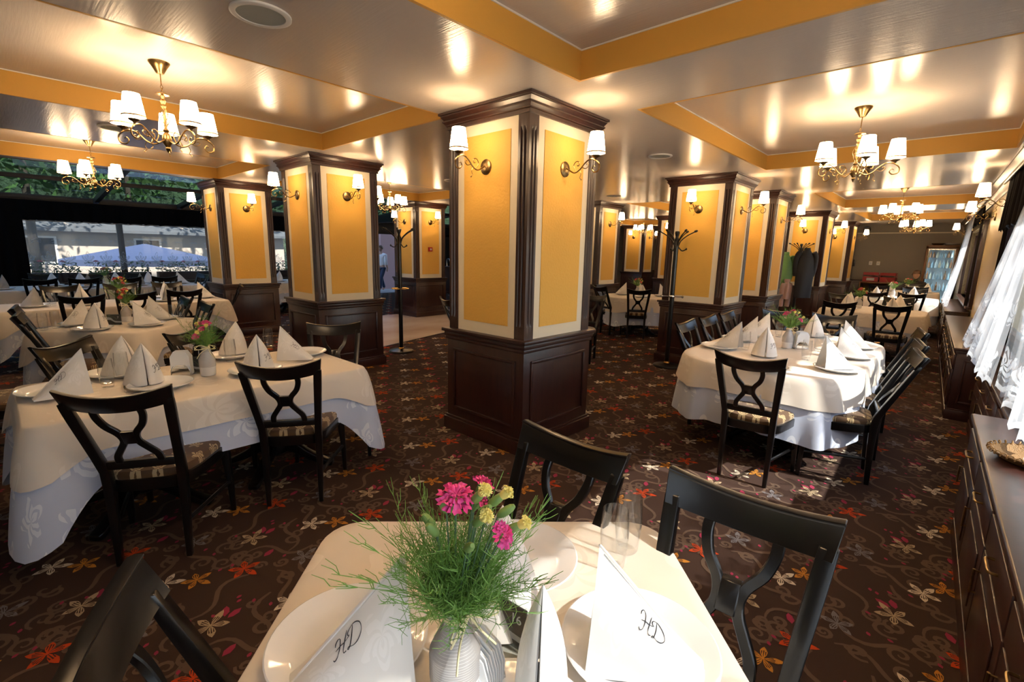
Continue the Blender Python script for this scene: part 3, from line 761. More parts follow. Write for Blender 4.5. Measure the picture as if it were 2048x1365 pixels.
def carnation(mb, c, d, size, rnd, mi=0):
    d = d.normalized(); a = d.orthogonal().normalized(); b = d.cross(a)
    for lay in range(4):
        n = 9 - lay; rr = size*(1 - .2*lay); h0 = size*(.10 + .16*lay)
        for k in range(n):
            th = 2*PI*(k + .37*lay)/n + rnd.uniform(-.15, .15); w = 2*PI/n*.75
            rows = []
            for i, (q, up) in enumerate(((.10, -.15), (.45, .0), (.80, .10), (1.0, .02 + rnd.uniform(-.1, .16)))):
                row = []
                for j in range(5):
                    t = th + (j/4-.5)*w*(.5+.6*q); zz = h0 + size*up + (size*.09*math.sin(j*2.6+k+lay) if i > 1 else 0)
                    r2 = rr*q*(1 + (.07*((j % 2)*2-1) if i == 3 else 0))
                    row.append(c + (a*math.cos(t) + b*math.sin(t))*r2 + d*zz)
                rows.append(row)
            mb.grid(rows, mi)
def bouquet_kind(seed, col, n_green, dense=True, heads=None, blooms=None, buds=None, rot=0):
    rnd = random.Random(seed)
    root = thing('flower_bouquet', (0, 0, 0), 0, 'bouquet', 'flowers')
    g = MB()
    for k in range(n_green):
        az = rnd.uniform(0, 2*PI); tilt = rnd.uniform(.10, 1.2)*(1 if rnd.random() < .8 else 1.2); ln = rnd.uniform(.07, .165 if tilt < .7 else .14)
        d = Vector((math.cos(az)*math.sin(tilt), math.sin(az)*math.sin(tilt), math.cos(tilt)))
        s0 = Vector((math.cos(az)*.008, math.sin(az)*.008, .145)); pts = [s0]; dd = Vector((d.x*.35, d.y*.35, 1)).normalized()
        for i in range(5):
            dd = (dd + (d-dd)*.45 + Vector((rnd.uniform(-.1, .1), rnd.uniform(-.1, .1), rnd.uniform(-.06, .06)))).normalized(); pts.append(pts[-1] + dd*ln/5)
        g.tube(pts, [.0008, .0007, .0006, .0005, .0004, .0003], 3, caps=False)
        for i in range(2, 6):
            for q in range(5 if dense else 2):
                e = Vector((rnd.uniform(-1, 1), rnd.uniform(-1, 1), rnd.uniform(-.5, 1))).normalized(); e = (e + dd*.8).normalized(); l = rnd.uniform(.014, .034)
                p0 = pts[i-1].lerp(pts[i], rnd.random()); p1 = p0 + e*l*.55; p2 = p1 + (e + Vector((rnd.uniform(-.5, .5), rnd.uniform(-.5, .5), rnd.uniform(-.2, .5)))).normalized()*l*.5
                g.tube([p0, p1, p2], [.0005, .0004, .0003], 3, caps=False)
    for k in range(n_green//9):
        az = rnd.uniform(0, 2*PI); d = Vector((math.cos(az), math.sin(az), rnd.uniform(.5, 1.3))).normalized(); pts = [Vector((0, 0, .15))]
        for i in range(7): d = (d + Vector((rnd.uniform(-.12, .12), rnd.uniform(-.12, .12), -.03))).normalized(); pts.append(pts[-1] + d*.028)
        g.tube(pts, [.0009-.00008*i for i in range(8)], 3, caps=False)
        for i in range(3, 8):
            for q in range(3):
                e = (d + Vector((rnd.uniform(-1, 1), rnd.uniform(-1, 1), rnd.uniform(-.2, 1)))).normalized(); p0 = pts[i-1].lerp(pts[i], rnd.random())
                g.tube([p0, p0 + e*.012, p0 + (e + d*.6).normalized()*.028], [.0007, .0006, .0004], 3, caps=False)
    o = g.build('greenery', MT['green'], root, recalc=False); o['kind'] = 'stuff'
    heads = heads or [(-.030, -.012, .255, .030), (.018, .014, .272, .024), (.030, -.004, .246, .020), (.055, -.03, .215, .022)]
    for x, y, z, s in heads:
        m = MB(); c = Vector((x, y, z)); d = Vector((x*3, y*3, .18)).normalized()
        carnation(m, c, d, s, rnd); m.build('carnation', MT[col], root, recalc=False, sharp=80)
        m = MB(); m.tube([c + d*.003, c - d*s*.4, c - d*s*.95, c - d*s*1.15], [s*.34, s*.30, s*.17, s*.07], 8); m.build('calyx', MT['bud'], root)
    st = MB()
    blooms = blooms or [(.012, -.02, .255, 1), (.042, .012, .252, 1), (.062, -.018, .226, 1), (.025, -.01, .225, 1)]
    buds = buds or [(-.055, -.02, .215, 0), (-.062, .0, .228, 0), (.06, .02, .24, 0), (.0, -.03, .20, 0), (.03, -.03, .235, 0)]
    for x, y, z, yel in blooms + buds:
        c = Vector((x, y, z)); d = Vector((x*4, y*4, .2)).normalized(); m = MB()
        m.tube([c - d*.013, c - d*.010, c - d*.005, c + d*.004, c + d*.011, c + d*.016], [.002, .0045, .0062, .0064, .0052, .0028], 12, mi=0)
        if yel: m.tube([c + d*.010, c + d*.014, c + d*.020, c + d*.025], [.0045, .0062, .0072, .0066], 12, mi=1); carnation(m, c + d*.022, d, .0105, rnd, 1)
        m.build('bud', [MT['bud'], MT['yellow']], root)
        st.tube(smooth_path([(0, 0, .10), (x*.25, y*.25, .17), c - d*.012], 4), .0013, 5)
    for x, y, z, s in heads: st.tube(smooth_path([(0, 0, .10), (x*.3, y*.3, .18), Vector((x, y, z)) - Vector((x*3, y*3, .18)).normalized()*s], 4), .0018, 5)
    st.build('stem', MT['stem'], root)
    return Kind(root)
# the nearest bouquet: heads laid out around the vase standing at VX16
VX16 = at(910, 1216, .954); BS = 1.26
def loc16(px, py, toward):
    n = Vector((-VX16.x, -VX16.y, 0)).normalized(); d = ray(px, py); c = Vector((VX16.x, VX16.y, 0)) + n*toward
    t = (c - Vector((0, 0, CAMZ))).dot(n)/d.dot(n); p = Vector((0, 0, CAMZ)) + d*t
    return ((p.x-VX16.x)/BS, (p.y-VX16.y)/BS, (p.z-.760)/BS)
BQ_PINK = bouquet_kind(5, 'pink', 60); BQ_RED = bouquet_kind(8, 'red', 50, False)
BQ_FULL = bouquet_kind(11, 'pink', 215, True,
    [loc16(912, 1000, .03) + (.026,), loc16(964, 972, -.02) + (.018,), loc16(957, 1004, .0) + (.016,), loc16(1003, 1072, .05) + (.019,)],
    [loc16(954, 996, .04) + (1,), loc16(991, 1002, .02) + (1,), loc16(1024, 1058, .03) + (1,), loc16(957, 1044, .05) + (1,)],
    [loc16(866, 1062, .03) + (0,), loc16(860, 1046, .0) + (0,), loc16(1010, 1024, .01) + (0,), loc16(938, 1096, .07) + (0,), loc16(967, 1024, .04) + (0,), loc16(888, 1012, .02) + (0,)])
def text_mesh(txt, size):
    cu = bpy.data.curves.new('lettering', 'FONT'); cu.body = txt; cu.size = size; cu.extrude = .0003; cu.align_x = 'CENTER'
    o = bpy.data.objects.new('lettering', cu); C.objects.link(o); bpy.context.view_layer.update()
    me = bpy.data.meshes.new_from_object(o.evaluated_get(bpy.context.evaluated_depsgraph_get())); bpy.data.objects.remove(o); return me
def number_card(loc, rz, num, label):
    """upright clear stand with printed card facing local -y"""
    root = thing('table_number_card', loc, rz, label, 'table sign')
    mb = MB(); mb.box(-.055, .055, -.004, -.0022, 0, .095); mb.box(-.055, .055, .0022, .004, 0, .095); mb.box(-.055, .055, -.03, .03, 0, .002); mb.build('acrylic_stand', MT['acrylic'], root)
    mb = MB(); mb.box(-.053, .053, -.0015, .0015, .003, .093); c = mb.build('card', MT['cardblack'], root)
    mb = MB(); y = -.0021
    up = smooth_path([(-.053, 0, .070), (-.035, 0, .068), (-.018, 0, .060), (-.005, 0, .042), (.015, 0, .034), (.053, 0, .032)], 5); dn = smooth_path([(-.053, 0, .046), (-.030, 0, .045), (-.012, 0, .034), (.006, 0, .022), (.030, 0, .020), (.053, 0, .019)], 5)
    mb.grid([[(p.x, y, p.z) for p in up], [(p.x, y, p.z) for p in dn]]); mb.build('grey_swoosh', MT['cardgrey'], c, recalc=False)
    me = text_mesh(num, .026); me.materials.append(MT['cardwhite']); o = link('number', me, c, (.030, -.0026, .058)); o.rotation_euler = (PI/2, 0, 0)
    mb = MB(); strokes(mb, [[(0, .2), (.2, .6), (.35, .2), (.2, -.3), (.1, .1), (.5, .5), (.6, .1), (.8, .5), (.85, .1), (1.0, .9), (1.1, .1), (1.3, .5), (1.4, .2)]], .018, .0005, lambda x, yy: Vector((-.048 + x, -.0026, .078 + yy*.6)))
    mb.tube(smooth_path([(-.030, -.0026, .066), (-.005, -.0026, .074), (.012, -.0026, .060), (.022, -.0026, .044)], 6), .0005, 4); mb.build('script_line', MT['cardgreen'], c)
    return root
def napkin_holder(loc, rz, label, tall=False):
    root = thing('napkin_holder', loc, rz, label, 'napkin holder')
    mb = MB()
    for s in (-1, 1):
        arc = [Vector((.05*math.cos(a), s*.024, .004 + .062*math.sin(a))) for a in [PI*i/18 for i in range(19)]]
        mb.tube(arc, .0028, 8); 
        mb.bar([[(.046*math.cos(a), s*.026-.0008, .004 + .055*math.sin(a)) for a in [PI*i/18 for i in range(19)]], [(.046*math.cos(a), s*.026+.0008, .004 + .055*math.sin(a)) for a in [PI*i/18 for i in range(19)]]])
    mb.box(-.052, .052, -.028, .028, 0, .004); mb.build('chrome_frame', MT['chrome'], root, bevel=.001, seg=1)
    for k in range(9):
        m = MB(); y = -.019 + .0047*k; h = (.115 if tall else .10) + .004*math.sin(k*2); w = .05
        lean = .0018*(k-4)
        secs = [[(-w, y-.0016, .005), (w, y-.0016, .005), (w, y+.0016, .005), (-w, y+.0016, .005)]]
        for z_, q in ((h*.5, .95), (h*.8, .75 if not tall else .95), (h, .12 if not tall else .6)):
            secs.append([(-w*q, y+lean-.0012, z_), (w*q, y+lean-.0012, z_), (w*q, y+lean+.0012, z_), (-w*q, y+lean+.0012, z_)])
        m.bar(secs); m.build('paper_napkin', MT['paper'], root)
    return root
# ------------------------------------------------------------------ lamps
def shade_mat():
    m, t, b = nt('lit_fabric_shade')
    b.inputs['Base Color'].default_value = (.9, .82, .66, 1); b.inputs['Roughness'].default_value = .8
    tc = nd(t, 'ShaderNodeTexCoord'); sx = nd(t, 'ShaderNodeSeparateXYZ'); lk(t, tc.outputs['UV'], sx.inputs[0])
    pl = mathn(t, 'SINE', mathn(t, 'MULTIPLY', sx.outputs[0], 150.0))
    b.inputs['Emission Color'].default_value = (1.0, .71, .42, 1)
    lk(t, mathn(t, 'ADD', mathn(t, 'MULTIPLY', pl, 2.5), 31.0), b.inputs['Emission Strength'])
    return m
MT['shade'] = shade_mat()
BULB = bpy.data.lights.new('bulb', 'POINT'); BULB.energy = 7.5; BULB.color = (1, .71, .42); BULB.shadow_soft_size = .018
def bulb(parent, loc):
    o = bpy.data.objects.new('bulb', BULB); C.objects.link(o); o.parent = parent; o.location = loc; return o
def shade_mesh():
    mb = MB(); n = 36; prof = [(.0475, .150), (.052, .12), (.058, .075), (.064, .03), (.068, .004)]; uv = []
    for r, z in prof:
        for k in range(n): a = 2*PI*k/n; mb.v.append((r*math.cos(a), r*math.sin(a), z)); uv.append((k/n, z))
    for j in range(len(prof)-1):
        for k in range(n): mb.f.append((j*n+k, j*n+(k+1) % n, (j+1)*n+(k+1) % n, (j+1)*n+k)); mb.m.append(0)
    mb.uv = uv; return mb.mesh('lamp_shade', MT['shade'], recalc=False)
def trim_mesh():
    mb = MB()
    for r, z in ((.0686, .006),):
        mb.lathe([(r-.001, z-.003), (r+.0012, z-.003), (r+.0006, z+.007), (r-.001, z+.007)], 36, cap=False)
    return mb.mesh('shade_trim', MT['trim'])
def cup_mesh():
    mb = MB(); mb.lathe([(.001, -.018), (.008, -.016), (.010, -.008), (.030, .004), (.036, .010), (.034, .012), (.012, .006), (.001, .006)], 20, cap=False); return mb.mesh('drip_cup', MT['bronze'])
def candle_mesh():
    mb = MB(); mb.lathe([(.0105, .004), (.0105, .075), (.008, .078)], 12); return mb.mesh('candle_sleeve', MT['candle'])
def arm_mesh():
    """scroll arm in the xz plane, starts at the hub (0,0,0), cup at x=.27 z=.055"""
    mb = MB()
    main = smooth_path([(.0, 0, .01), (.04, 0, -.015), (.085, 0, -.035), (.13, 0, -.018), (.175, 0, .025), (.22, 0, .050), (.27, 0, .040), (.305, 0, .005), (.30, 0, -.035), (.265, 0, -.045), (.243, 0, -.022), (.255, 0, .0), (.27, 0, -.008)], 5)
    N = len(main); mb.tube(main, [.0052 if i < N*.75 else .0052 - .003*(i/N-.75)/.25 for i in range(N)], 8)
    mb.tube(smooth_path([(.10, 0, -.03), (.075, 0, .015), (.095, 0, .045), (.125, 0, .04), (.125, 0, .015), (.108, 0, .016)], 5), .0035, 6)
    mb.tube(smooth_path([(.15, 0, .0), (.185, 0, -.012), (.21, 0, .002), (.205, 0, .02), (.19, 0, .016)], 5), .003, 6)
    mb.tube(smooth_path([(.13, 0, -.018), (.145, 0, -.05), (.135, 0, -.075), (.150, 0, -.088)], 4), [.0032]*12 + [.0012], 6) if False else mb.tube(smooth_path([(.13, 0, -.018), (.145, 0, -.05), (.135, 0, -.075), (.150, 0, -.088)], 4), .0024, 6)
    mb.lathe([(.001, -.006), (.006, 0), (.001, .006)], 8, (.150, 0, -.09))
    mb.tube([(.272, 0, .038), (.272, 0, .056)], .006, 8)
    return mb.mesh('scroll_arm', MT['brass'])
ME = dict(shade=shade_mesh(), trim=trim_mesh(), cup=cup_mesh(), candle=candle_mesh(), arm=arm_mesh())
def lamp_arm(root, loc, az):
    a = link('scroll_arm', ME['arm'], root, loc, az)
    p = Vector(loc) + Vector((.272*math.cos(az), .272*math.sin(az), .062))
    cu = link('drip_cup', ME['cup'], root, p); link('candle_sleeve', ME['candle'], root, p)
    sh = link('lamp_shade', ME['shade'], root, p + Vector((0, 0, .022))); link('shade_trim', ME['trim'], sh)
    bulb(root, p + Vector((0, 0, .10)))
def chandelier(x, y, rot, label):
    root = thing('chandelier', (x, y, 0), 0, label, 'chandelier', 'five armed brass chandeliers in the ceiling coffers')
    m = MB(); m.lathe([(.066, ZT-.001), (.066, ZT-.008), (.050, ZT-.03), (.030, ZT-.065), (.022, ZT-.078), (.001, ZT-.08)], 24, cap=False); m.build('canopy', MT['brass'], root)
    m = MB(); zt = ZT-.078; zb = 2.665
    m.tube([(0, 0, zt), (0, 0, zb+.055)], .004, 8)
    for k in range(3):
        z = zb + .045 - k*.017; ax = (1, 0) if k % 2 else (0, 1)
        m.tube([(ax[0]*.007*math.cos(a), ax[1]*.007*math.cos(a), z + .012*math.sin(a)) for a in [2*PI*i/12 for i in range(13)]], .002, 5)
    m.build('hanging_rod', MT['brass'], root)
    m = MB(); m.lathe([(.004, 2.672), (.040, 2.664), (.044, 2.656), (.016, 2.65), (.010, 2.63), (.020, 2.615), (.012, 2.595), (.017, 2.58), (.010, 2.565), (.010, 2.43), (.020, 2.415), (.013, 2.40), (.028, 2.385), (.031, 2.36), (.031, 2.33), (.024, 2.32), (.012, 2.30), (.016, 2.29), (.004, 2.262)], 20)
    for k in range(5):
        m.tube([(.030*math.sin(PI*t)*math.cos(2*PI*k/5 + t*2.4) + .004*math.cos(2*PI*k/5), .030*math.sin(PI*t)*math.sin(2*PI*k/5 + t*2.4), 2.575 - .145*t) for t in [i/14 for i in range(15)]], .0028, 6)
    m.build('turned_column', MT['brass'], root)
    for k in range(5): lamp_arm(root, (0, 0, 2.352), R(rot + 72*k))
    return root
def sconce(loc, az, label, group='brass wall lamps with one lit shade'):
    """loc: centre of the back plate on its wall; az: way out of the wall"""
    root = thing('wall_sconce', loc, az, label, 'wall lamp', group)
    m = MB(); Mx = Matrix.Rotation(PI/2, 3, 'Y'); m.lathe([(.001, .020), (.02, .020), (.05, .016), (.058, .010), (.058, 0)], 28, M=Mx, cap=False); m.build('back_plate', MT['brass'], root)
    lamp_arm(root, (.012, 0, .0), 0)
    return root

# ------------------------------------------------------------------ coat stands
def coat_stand(loc, h, label, ring_z=None, metal='bronze'):
    root = thing('coat_stand', loc, R(20), label, 'coat stand')
    m = MB(); m.lathe([(.001, 0), (.19, 0), (.195, .012), (.18, .028), (.06, .045), (.035, .06), (.001, .06)], 32, cap=False); b = m.build('base', MT['black'], root)
    m = MB(); m.lathe([(.045, .045), (.05, .055), (.034, .075), (.028, .075)], 24, cap=False); m.build('base_collar', MT['gold'], b)
    m = MB(); m.tube([(0, 0, .05), (0, 0, h-.18)], .032, 16); m.build('pole', MT['black'], root)
    m = MB(); m.lathe([(.026, h-.25), (.036, h-.24), (.036, h-.13), (.028, h-.11), (.020, h-.08), (.028, h-.05), (.034, h-.03), (.028, h-.005), (.001, h)], 16); m.build('finial', MT['black'], root)
    for k in range(6):
        a = 2*PI*k/6; d = Vector((math.cos(a), math.sin(a), 0)); hk = MB()
        hk.tube(smooth_path([d*.03 + Vector((0, 0, h-.20)), d*.06 + Vector((0, 0, h-.13)), d*.14 + Vector((0, 0, h-.06)), d*.23 + Vector((0, 0, h-.01))], 5), .008, 8)
        c = d*.24 + Vector((0, 0, h-.003)); hk.lathe([(.001, -.028), (.013, -.02), (.017, 0), (.013, .02), (.001, .028)], 10, c, M=Vector((0, 0, 1)).rotation_difference((d + Vector((0, 0, .4))).normalized()).to_matrix())
        if k % 2 == 0:
            hk.tube(smooth_path([d*.03 + Vector((0, 0, h-.22)), d*.08 + Vector((0, 0, h-.27)), d*.13 + Vector((0, 0, h-.25))], 5), .008, 8); hk.lathe([(.001, -.018), (.015, 0), (.001, .018)], 10, d*.135 + Vector((0, 0, h-.245)))
        hk.build('hook', MT['black'], root)
    if ring_z and metal == 'bar':
        m = MB(); m.tube([(-.13, 0, ring_z), (.13, 0, ring_z)], .008, 8); m.lathe([(.034, -.02), (.040, -.012), (.040, .012), (.034, .02)], 16, (0, 0, ring_z), cap=False)
        for sx in (-1, 1): m.lathe([(.001, -.02), (.018, -.008), (.018, .008), (.001, .02)], 12, (sx*.14, 0, ring_z))
        m.build('umbrella_bar', MT['chrome'], root)
    elif ring_z:
        m = MB(); m.tube([(.13*math.cos(a), .13*math.sin(a), ring_z) for a in [2*PI*i/28 for i in range(29)]], .007, 8)
        for k in range(4): a = k*PI/2; m.tube([(.02*math.cos(a), .02*math.sin(a), ring_z), (.13*math.cos(a), .13*math.sin(a), ring_z)], .005, 6)
        m.build('umbrella_ring', MT['gold'], root)
    return root

# ------------------------------------------------------------------ sideboards along the window wall (local frame of that wall)
def sideboard(y0, y1, x0, top, label, cols):
    root = thing('sideboard', RW_LOC, RW_RZ, label, 'sideboard', 'dark sideboards below the windows')
    m = MB(); m.box(x0+.02, -.03, y0+.01, y1-.01, .10, top-.03); m.box(x0+.005, -.03, y0, y1, 0, .10); m.box(x0+.010, -.03, y0+.004, y1-.004, .10, .115)
    m.box(x0+.01, -.03, y0+.005, y1-.005, top-.06, top-.03); m.build('body', MT['wood'], root, bevel=.004)
    m = MB(); m.box(x0-.01, -.03, y0-.01, y1+.01, top-.03, top); m.build('worktop', MT['wood'], root, bevel=.008, seg=3)
    w = (y1-y0-.04)/cols
    for k in range(cols):
        a = y0 + .02 + w*k + .012; b = a + w - .024
        dr = MB(); dr.box(x0, x0+.02, a, b, top-.21, top-.075); d = dr.build('drawer', MT['wood'], root, bevel=.004)
        hd = MB(); yc = (a+b)/2; hd.tube(smooth_path([(x0, yc-.055, top-.145), (x0-.022, yc-.05, top-.145), (x0-.024, yc, top-.145), (x0-.022, yc+.05, top-.145), (x0, yc+.055, top-.145)], 4), .005, 8); hd.build('handle', MT['brass'], d)
        do = MB(); do.box(x0, x0+.02, a, b, .14, top-.225); d = do.build('door', MT['wood'], root, bevel=.004)
        pn = MB(); pn.box(x0-.006, x0, a+.07, b-.07, .21, top-.295); pn.build('raised_panel', MT['wood'], d, bevel=.005)
        hd = MB(); hd.tube([(x0-.018, b-.035, top-.30), (x0-.018, b-.035, top-.40)], .005, 8); hd.tube([(x0, b-.035, top-.305), (x0-.018, b-.035, top-.305)], .004, 6); hd.tube([(x0, b-.035, top-.395), (x0-.018, b-.035, top-.395)], .004, 6); hd.build('handle', MT['brass'], d)
    e = MB(); xa, xb = x0+.08, -.09
    for bx in ((xa, xb, .18, .20), (xa, xb, top-.14, top-.12), (xa, xa+.02, .18, top-.12), (xb-.02, xb, .18, top-.12)): e.box(bx[0], bx[1], y0-.002, y0+.012, bx[2], bx[3])
    e.build('end_panel_moulding', MT['wood'], root, bevel=.004)
    return root

# ------------------------------------------------------------------ curtains
def curtain(name, mt, y0, y1, z0, z1, x, amp, waves, loc, rz, label, cat, group=None, flare=0, scallop=0, gather=0, thick=0, seed=1, swing=0):
    """hanging cloth in the plane x; flare pushes the hem into the room, gather draws the sides"""
    rnd = random.Random(seed); mb = MB(); n = max(40, int(waves*12)); uv = []; rows = []; ph = [rnd.uniform(0, 6) for _ in range(3)]
    H = z1-z0; J = 14
    for j in range(J+1):
        t = j/J; row = []
        for i in range(n+1):
            u = i/n; w = 2*PI*waves*u
            wob = math.sin(w+ph[0]) + .45*math.sin(w*1.7+ph[1]) + .3*math.sin(w*.41+ph[2])
            yy = y0 + (y1-y0)*(u if not gather else (u + gather*(.5-u)*(1-t)**1.5))*(1 - swing*(1-t))
            zz = z1 - t*H + (scallop*abs(math.sin(w*1.5))*t if scallop else 0)
            row.append((x - flare*t**1.6 + amp*wob*(.35+.65*t), yy, zz)); uv.append(((y1-y0)*u*1.25, (1-t)*H))
        rows.append(row)
    mb.grid(rows); mb.uv = uv
    o = mb.build(name, mt, loc=loc, rz=rz, recalc=False, sharp=80, solid=thick)
    return tag(o, label, cat, group)

# ------------------------------------------------------------------ people
def skin_figure(name, verts, edges, radii, m, parent, root=0, lv=2):
    me = bpy.data.meshes.new(name); me.from_pydata(verts, edges, []); o = link(name, me, parent)
    sk = o.modifiers.new('skin', 'SKIN'); sk.use_smooth_shade = True
    for i, r in enumerate(radii):
        v = me.skin_vertices[0].data[i]; v.radius = (r, r) if not isinstance(r, tuple) else r; v.use_root = (i == root)
    ss = o.modifiers.new('sub', 'SUBSURF'); ss.levels = lv; ss.render_levels = lv
    bpy.context.view_layer.update()
    ev = o.evaluated_get(bpy.context.evaluated_depsgraph_get()); nm = bpy.data.meshes.new_from_object(ev)
    o.modifiers.clear(); o.data = nm; nm.materials.clear(); nm.materials.append(m)
    nm.polygons.foreach_set('use_smooth', [True]*len(nm.polygons)); nm.name = name
    return o
def head_mesh(mb, c, rz, mi=0):
    """head with brow, nose, chin and ears; faces local +y turned by rz"""
    Mz = Matrix.Rotation(rz, 3, 'Z'); rows = []; n = 20; m = 14
    for i in range(m+1):
        v = -PI/2 + PI*i/m; row = []
        for k in range(n):
            a = 2*PI*k/n; x = .074*math.cos(v)*math.sin(a); y = .092*math.cos(v)*math.cos(a); z = .115*math.sin(v)
            if y > 0:
                f = math.exp(-(math.sin(a)/.25)**2)
                if -.35 < math.sin(v) < .12: y += .020*f*math.exp(-((math.sin(v)+.12)/.16)**2)
                y -= .008*math.exp(-((abs(math.sin(a))-.42)/.16)**2)*math.exp(-((math.sin(v)-.08)/.14)**2)
                if math.sin(v) < -.5: y += .010*f
            if math.sin(v) < -.3: x *= 1 - .35*(-.3-math.sin(v))
            if abs(math.sin(a)) > .96 and -.2 < math.sin(v) < .25: x *= 1.12
            row.append(Vector(c) + Mz @ Vector((x, y, z)))
        rows.append(row)
    mb.grid(rows, mi, close=True)
def hair_mesh(mb, c, rz, low=-.25, mi=0, puff=.012):
    Mz = Matrix.Rotation(rz, 3, 'Z'); rows = []; n = 24
    for i in range(11):
        v = PI/2 - (PI/2 - math.asin(low))*i/10; row = []
        for k in range(n):
            a = 2*PI*k/n; front = max(0, math.cos(a))
            vv = v if front < .35 else max(v, .30*front)
            g = puff*(1 + .3*math.sin(k*2.1+i))
            row.append(Vector(c) + Mz @ Vector(((.078+g)*math.cos(vv)*math.sin(a), (.094+g)*math.cos(vv)*math.cos(a) - .006, (.117+g)*math.sin(vv))))
        rows.append(row)
    mb.grid(rows, mi, close=True)
def hand(verts, edges, radii, wrist, idx, d, side):
    """palm, four fingers and thumb grown from the wrist vertex idx"""
    d = d.normalized(); s = d.cross(Vector((0, 0, 1))); s = s.normalized() if s.length > .1 else Vector((1, 0, 0)); s = s*side
    p = wrist + d*.06; verts.append(p); radii.append((.028, .018)); edges.append((idx, len(verts)-1)); pi_ = len(verts)-1
    for k, l in enumerate((.062, .075, .070, .055)):
        b = p + s*(.024 - .016*k) + d*.03; verts.append(b); radii.append(.0095); edges.append((pi_, len(verts)-1)); q = len(verts)-1
        verts.append(b + d*l*.55 + Vector((0, 0, -.004))); radii.append(.0085); edges.append((q, q+1)); verts.append(b + d*l + Vector((0, 0, -.014))); radii.append(.007); edges.append((q+1, q+2))
    b = wrist + d*.03 + s*.035; verts.append(b); radii.append(.011); edges.append((idx, len(verts)-1)); q = len(verts)-1
    verts.append(b + d*.035 + s*.02); radii.append(.0095); edges.append((q, q+1))
def walker(loc, rz, label):
    """person mid-stride, white shirt over dark jeans"""
    root = thing('person', loc, rz, label, 'person')
    V = Vector; verts = [V((0, 0, .95)), V((0, .01, 1.10)), V((0, .015, 1.28)), V((0, .01, 1.42)), V((0, .02, 1.50)), V((0, .03, 1.56))]
    edges = [(i, i+1) for i in range(5)]; radii = [(.15, .10), (.135, .095), (.155, .10), (.13, .085), .05, .052]
    ends = []
    for s, sw in ((1, .16), (-1, -.14)):
        b = len(verts); verts += [V((s*.19, 0, 1.40)), V((s*.235, -sw*.4, 1.14)), V((s*.22, sw*.9+.06, .93))]; radii += [.052, .042, .030]; edges += [(3, b), (b, b+1), (b+1, b+2)]; ends.append(b+2)
    for s, sw in ((1, -.26), (-1, .26)):
        b = len(verts); verts += [V((s*.095, 0, .88)), V((s*.10, sw*.55+.06, .50)), V((s*.10, sw, .09)), V((s*.10, sw+.13, .045))]; radii += [.088, .062, .046, (.044, .034)]; edges += [(0, b), (b, b+1), (b+1, b+2), (b+2, b+3)]
    for e, s in zip(ends, (1, -1)): hand(verts, edges, radii, verts[e], e, Vector((0, .2, -1)), s)
    skin_figure('body', verts, edges, radii, MT['skin'], root)
    m = MB(); head_mesh(m, (0, .04, 1.66), 0); m.build('head', MT['skin'], root, recalc=False)
    m = MB(); hair_mesh(m, (0, .04, 1.66), 0); m.build('hair', MT['hair'], root)
    sv = verts[:4] + [verts[6], verts[7], verts[7].lerp(verts[8], .6), verts[9], verts[10], verts[10].lerp(verts[11], .6), V((0, .02, 1.50))]
    skin_figure('shirt', sv, [(0, 1), (1, 2), (2, 3), (3, 4), (4, 5), (5, 6), (3, 7), (7, 8), (8, 9), (3, 10)], [(.18, .125), (.165, .12), (.185, .125), (.165, .112), .076, .062, .052, .076, .062, .052, .062], MT['shirt'], root)
    b = 12
    jv = [V((0, 0, .97)), verts[b], verts[b+1], verts[b+2], verts[b+4], verts[b+5], verts[b+6]]
    skin_figure('jeans', jv, [(0, 1), (1, 2), (2, 3), (0, 4), (4, 5), (5, 6)], [(.15, .11), .10, .074, .060, .10, .074, .060], MT['jeans'], root)
    return root
def sitter(loc, rz, label):
    root = thing('person', loc, rz, label, 'person')
    V = Vector; verts = [V((0, 0, .50)), V((0, -.02, .66)), V((0, .02, .84)), V((0, .07, .96)), V((0, .12, 1.04)), V((0, .16, 1.09))]
    edges = [(i, i+1) for i in range(5)]; radii = [(.17, .12), (.15, .11), (.16, .11), (.14, .09), .055, .05]; ends = []
    for s in (1, -1):
        b = len(verts); verts += [V((s*.185, .07, .94)), V((s*.235, .16, .77)), V((s*.12, .36, .80))]; radii += [.056, .046, .032]; edges += [(3, b), (b, b+1), (b+1, b+2)]; ends.append(b+2)
    for s in (1, -1):
        b = len(verts); verts += [V((s*.10, .05, .50)), V((s*.11, .44, .52)), V((s*.11, .46, .09)), V((s*.11, .58, .045))]; radii += [.088, .066, .046, (.044, .034)]; edges += [(0, b), (b, b+1), (b+1, b+2), (b+2, b+3)]
    for e, s in zip(ends, (1, -1)): hand(verts, edges, radii, verts[e], e, Vector((-.5*s, 1, 0)), s)
    skin_figure('body', verts, edges, radii, MT['darkshirt'], root)
    m = MB(); head_mesh(m, (0, .21, 1.20), 0); m.build('head', MT['skin'], root, recalc=False)
    m = MB(); hair_mesh(m, (0, .21, 1.20), 0, -.1, puff=.02); m.build('hair', MT['hair'], root)
    sv = verts[:4] + [verts[6], verts[7], verts[7].lerp(verts[8], .85), verts[9], verts[10], verts[10].lerp(verts[11], .85), V((0, .115, 1.045))]
    skin_figure('sweater', sv, [(0, 1), (1, 2), (2, 3), (3, 4), (4, 5), (5, 6), (3, 7), (7, 8), (8, 9), (3, 10)], [(.205, .15), (.185, .14), (.20, .14), (.18, .125), .085, .068, .052, .085, .068, .052, .068], MT['darkshirt'], root)
    b = 12
    jv = [V((0, 0, .52)), verts[b], verts[b+1], verts[b+2], verts[b+4], verts[b+5], verts[b+6]]
    skin_figure('trousers', jv, [(0, 1), (1, 2), (2, 3), (0, 4), (4, 5), (5, 6)], [(.17, .125), .10, .078, .058, .10, .078, .058], MT['darkshirt'], root)
    return root
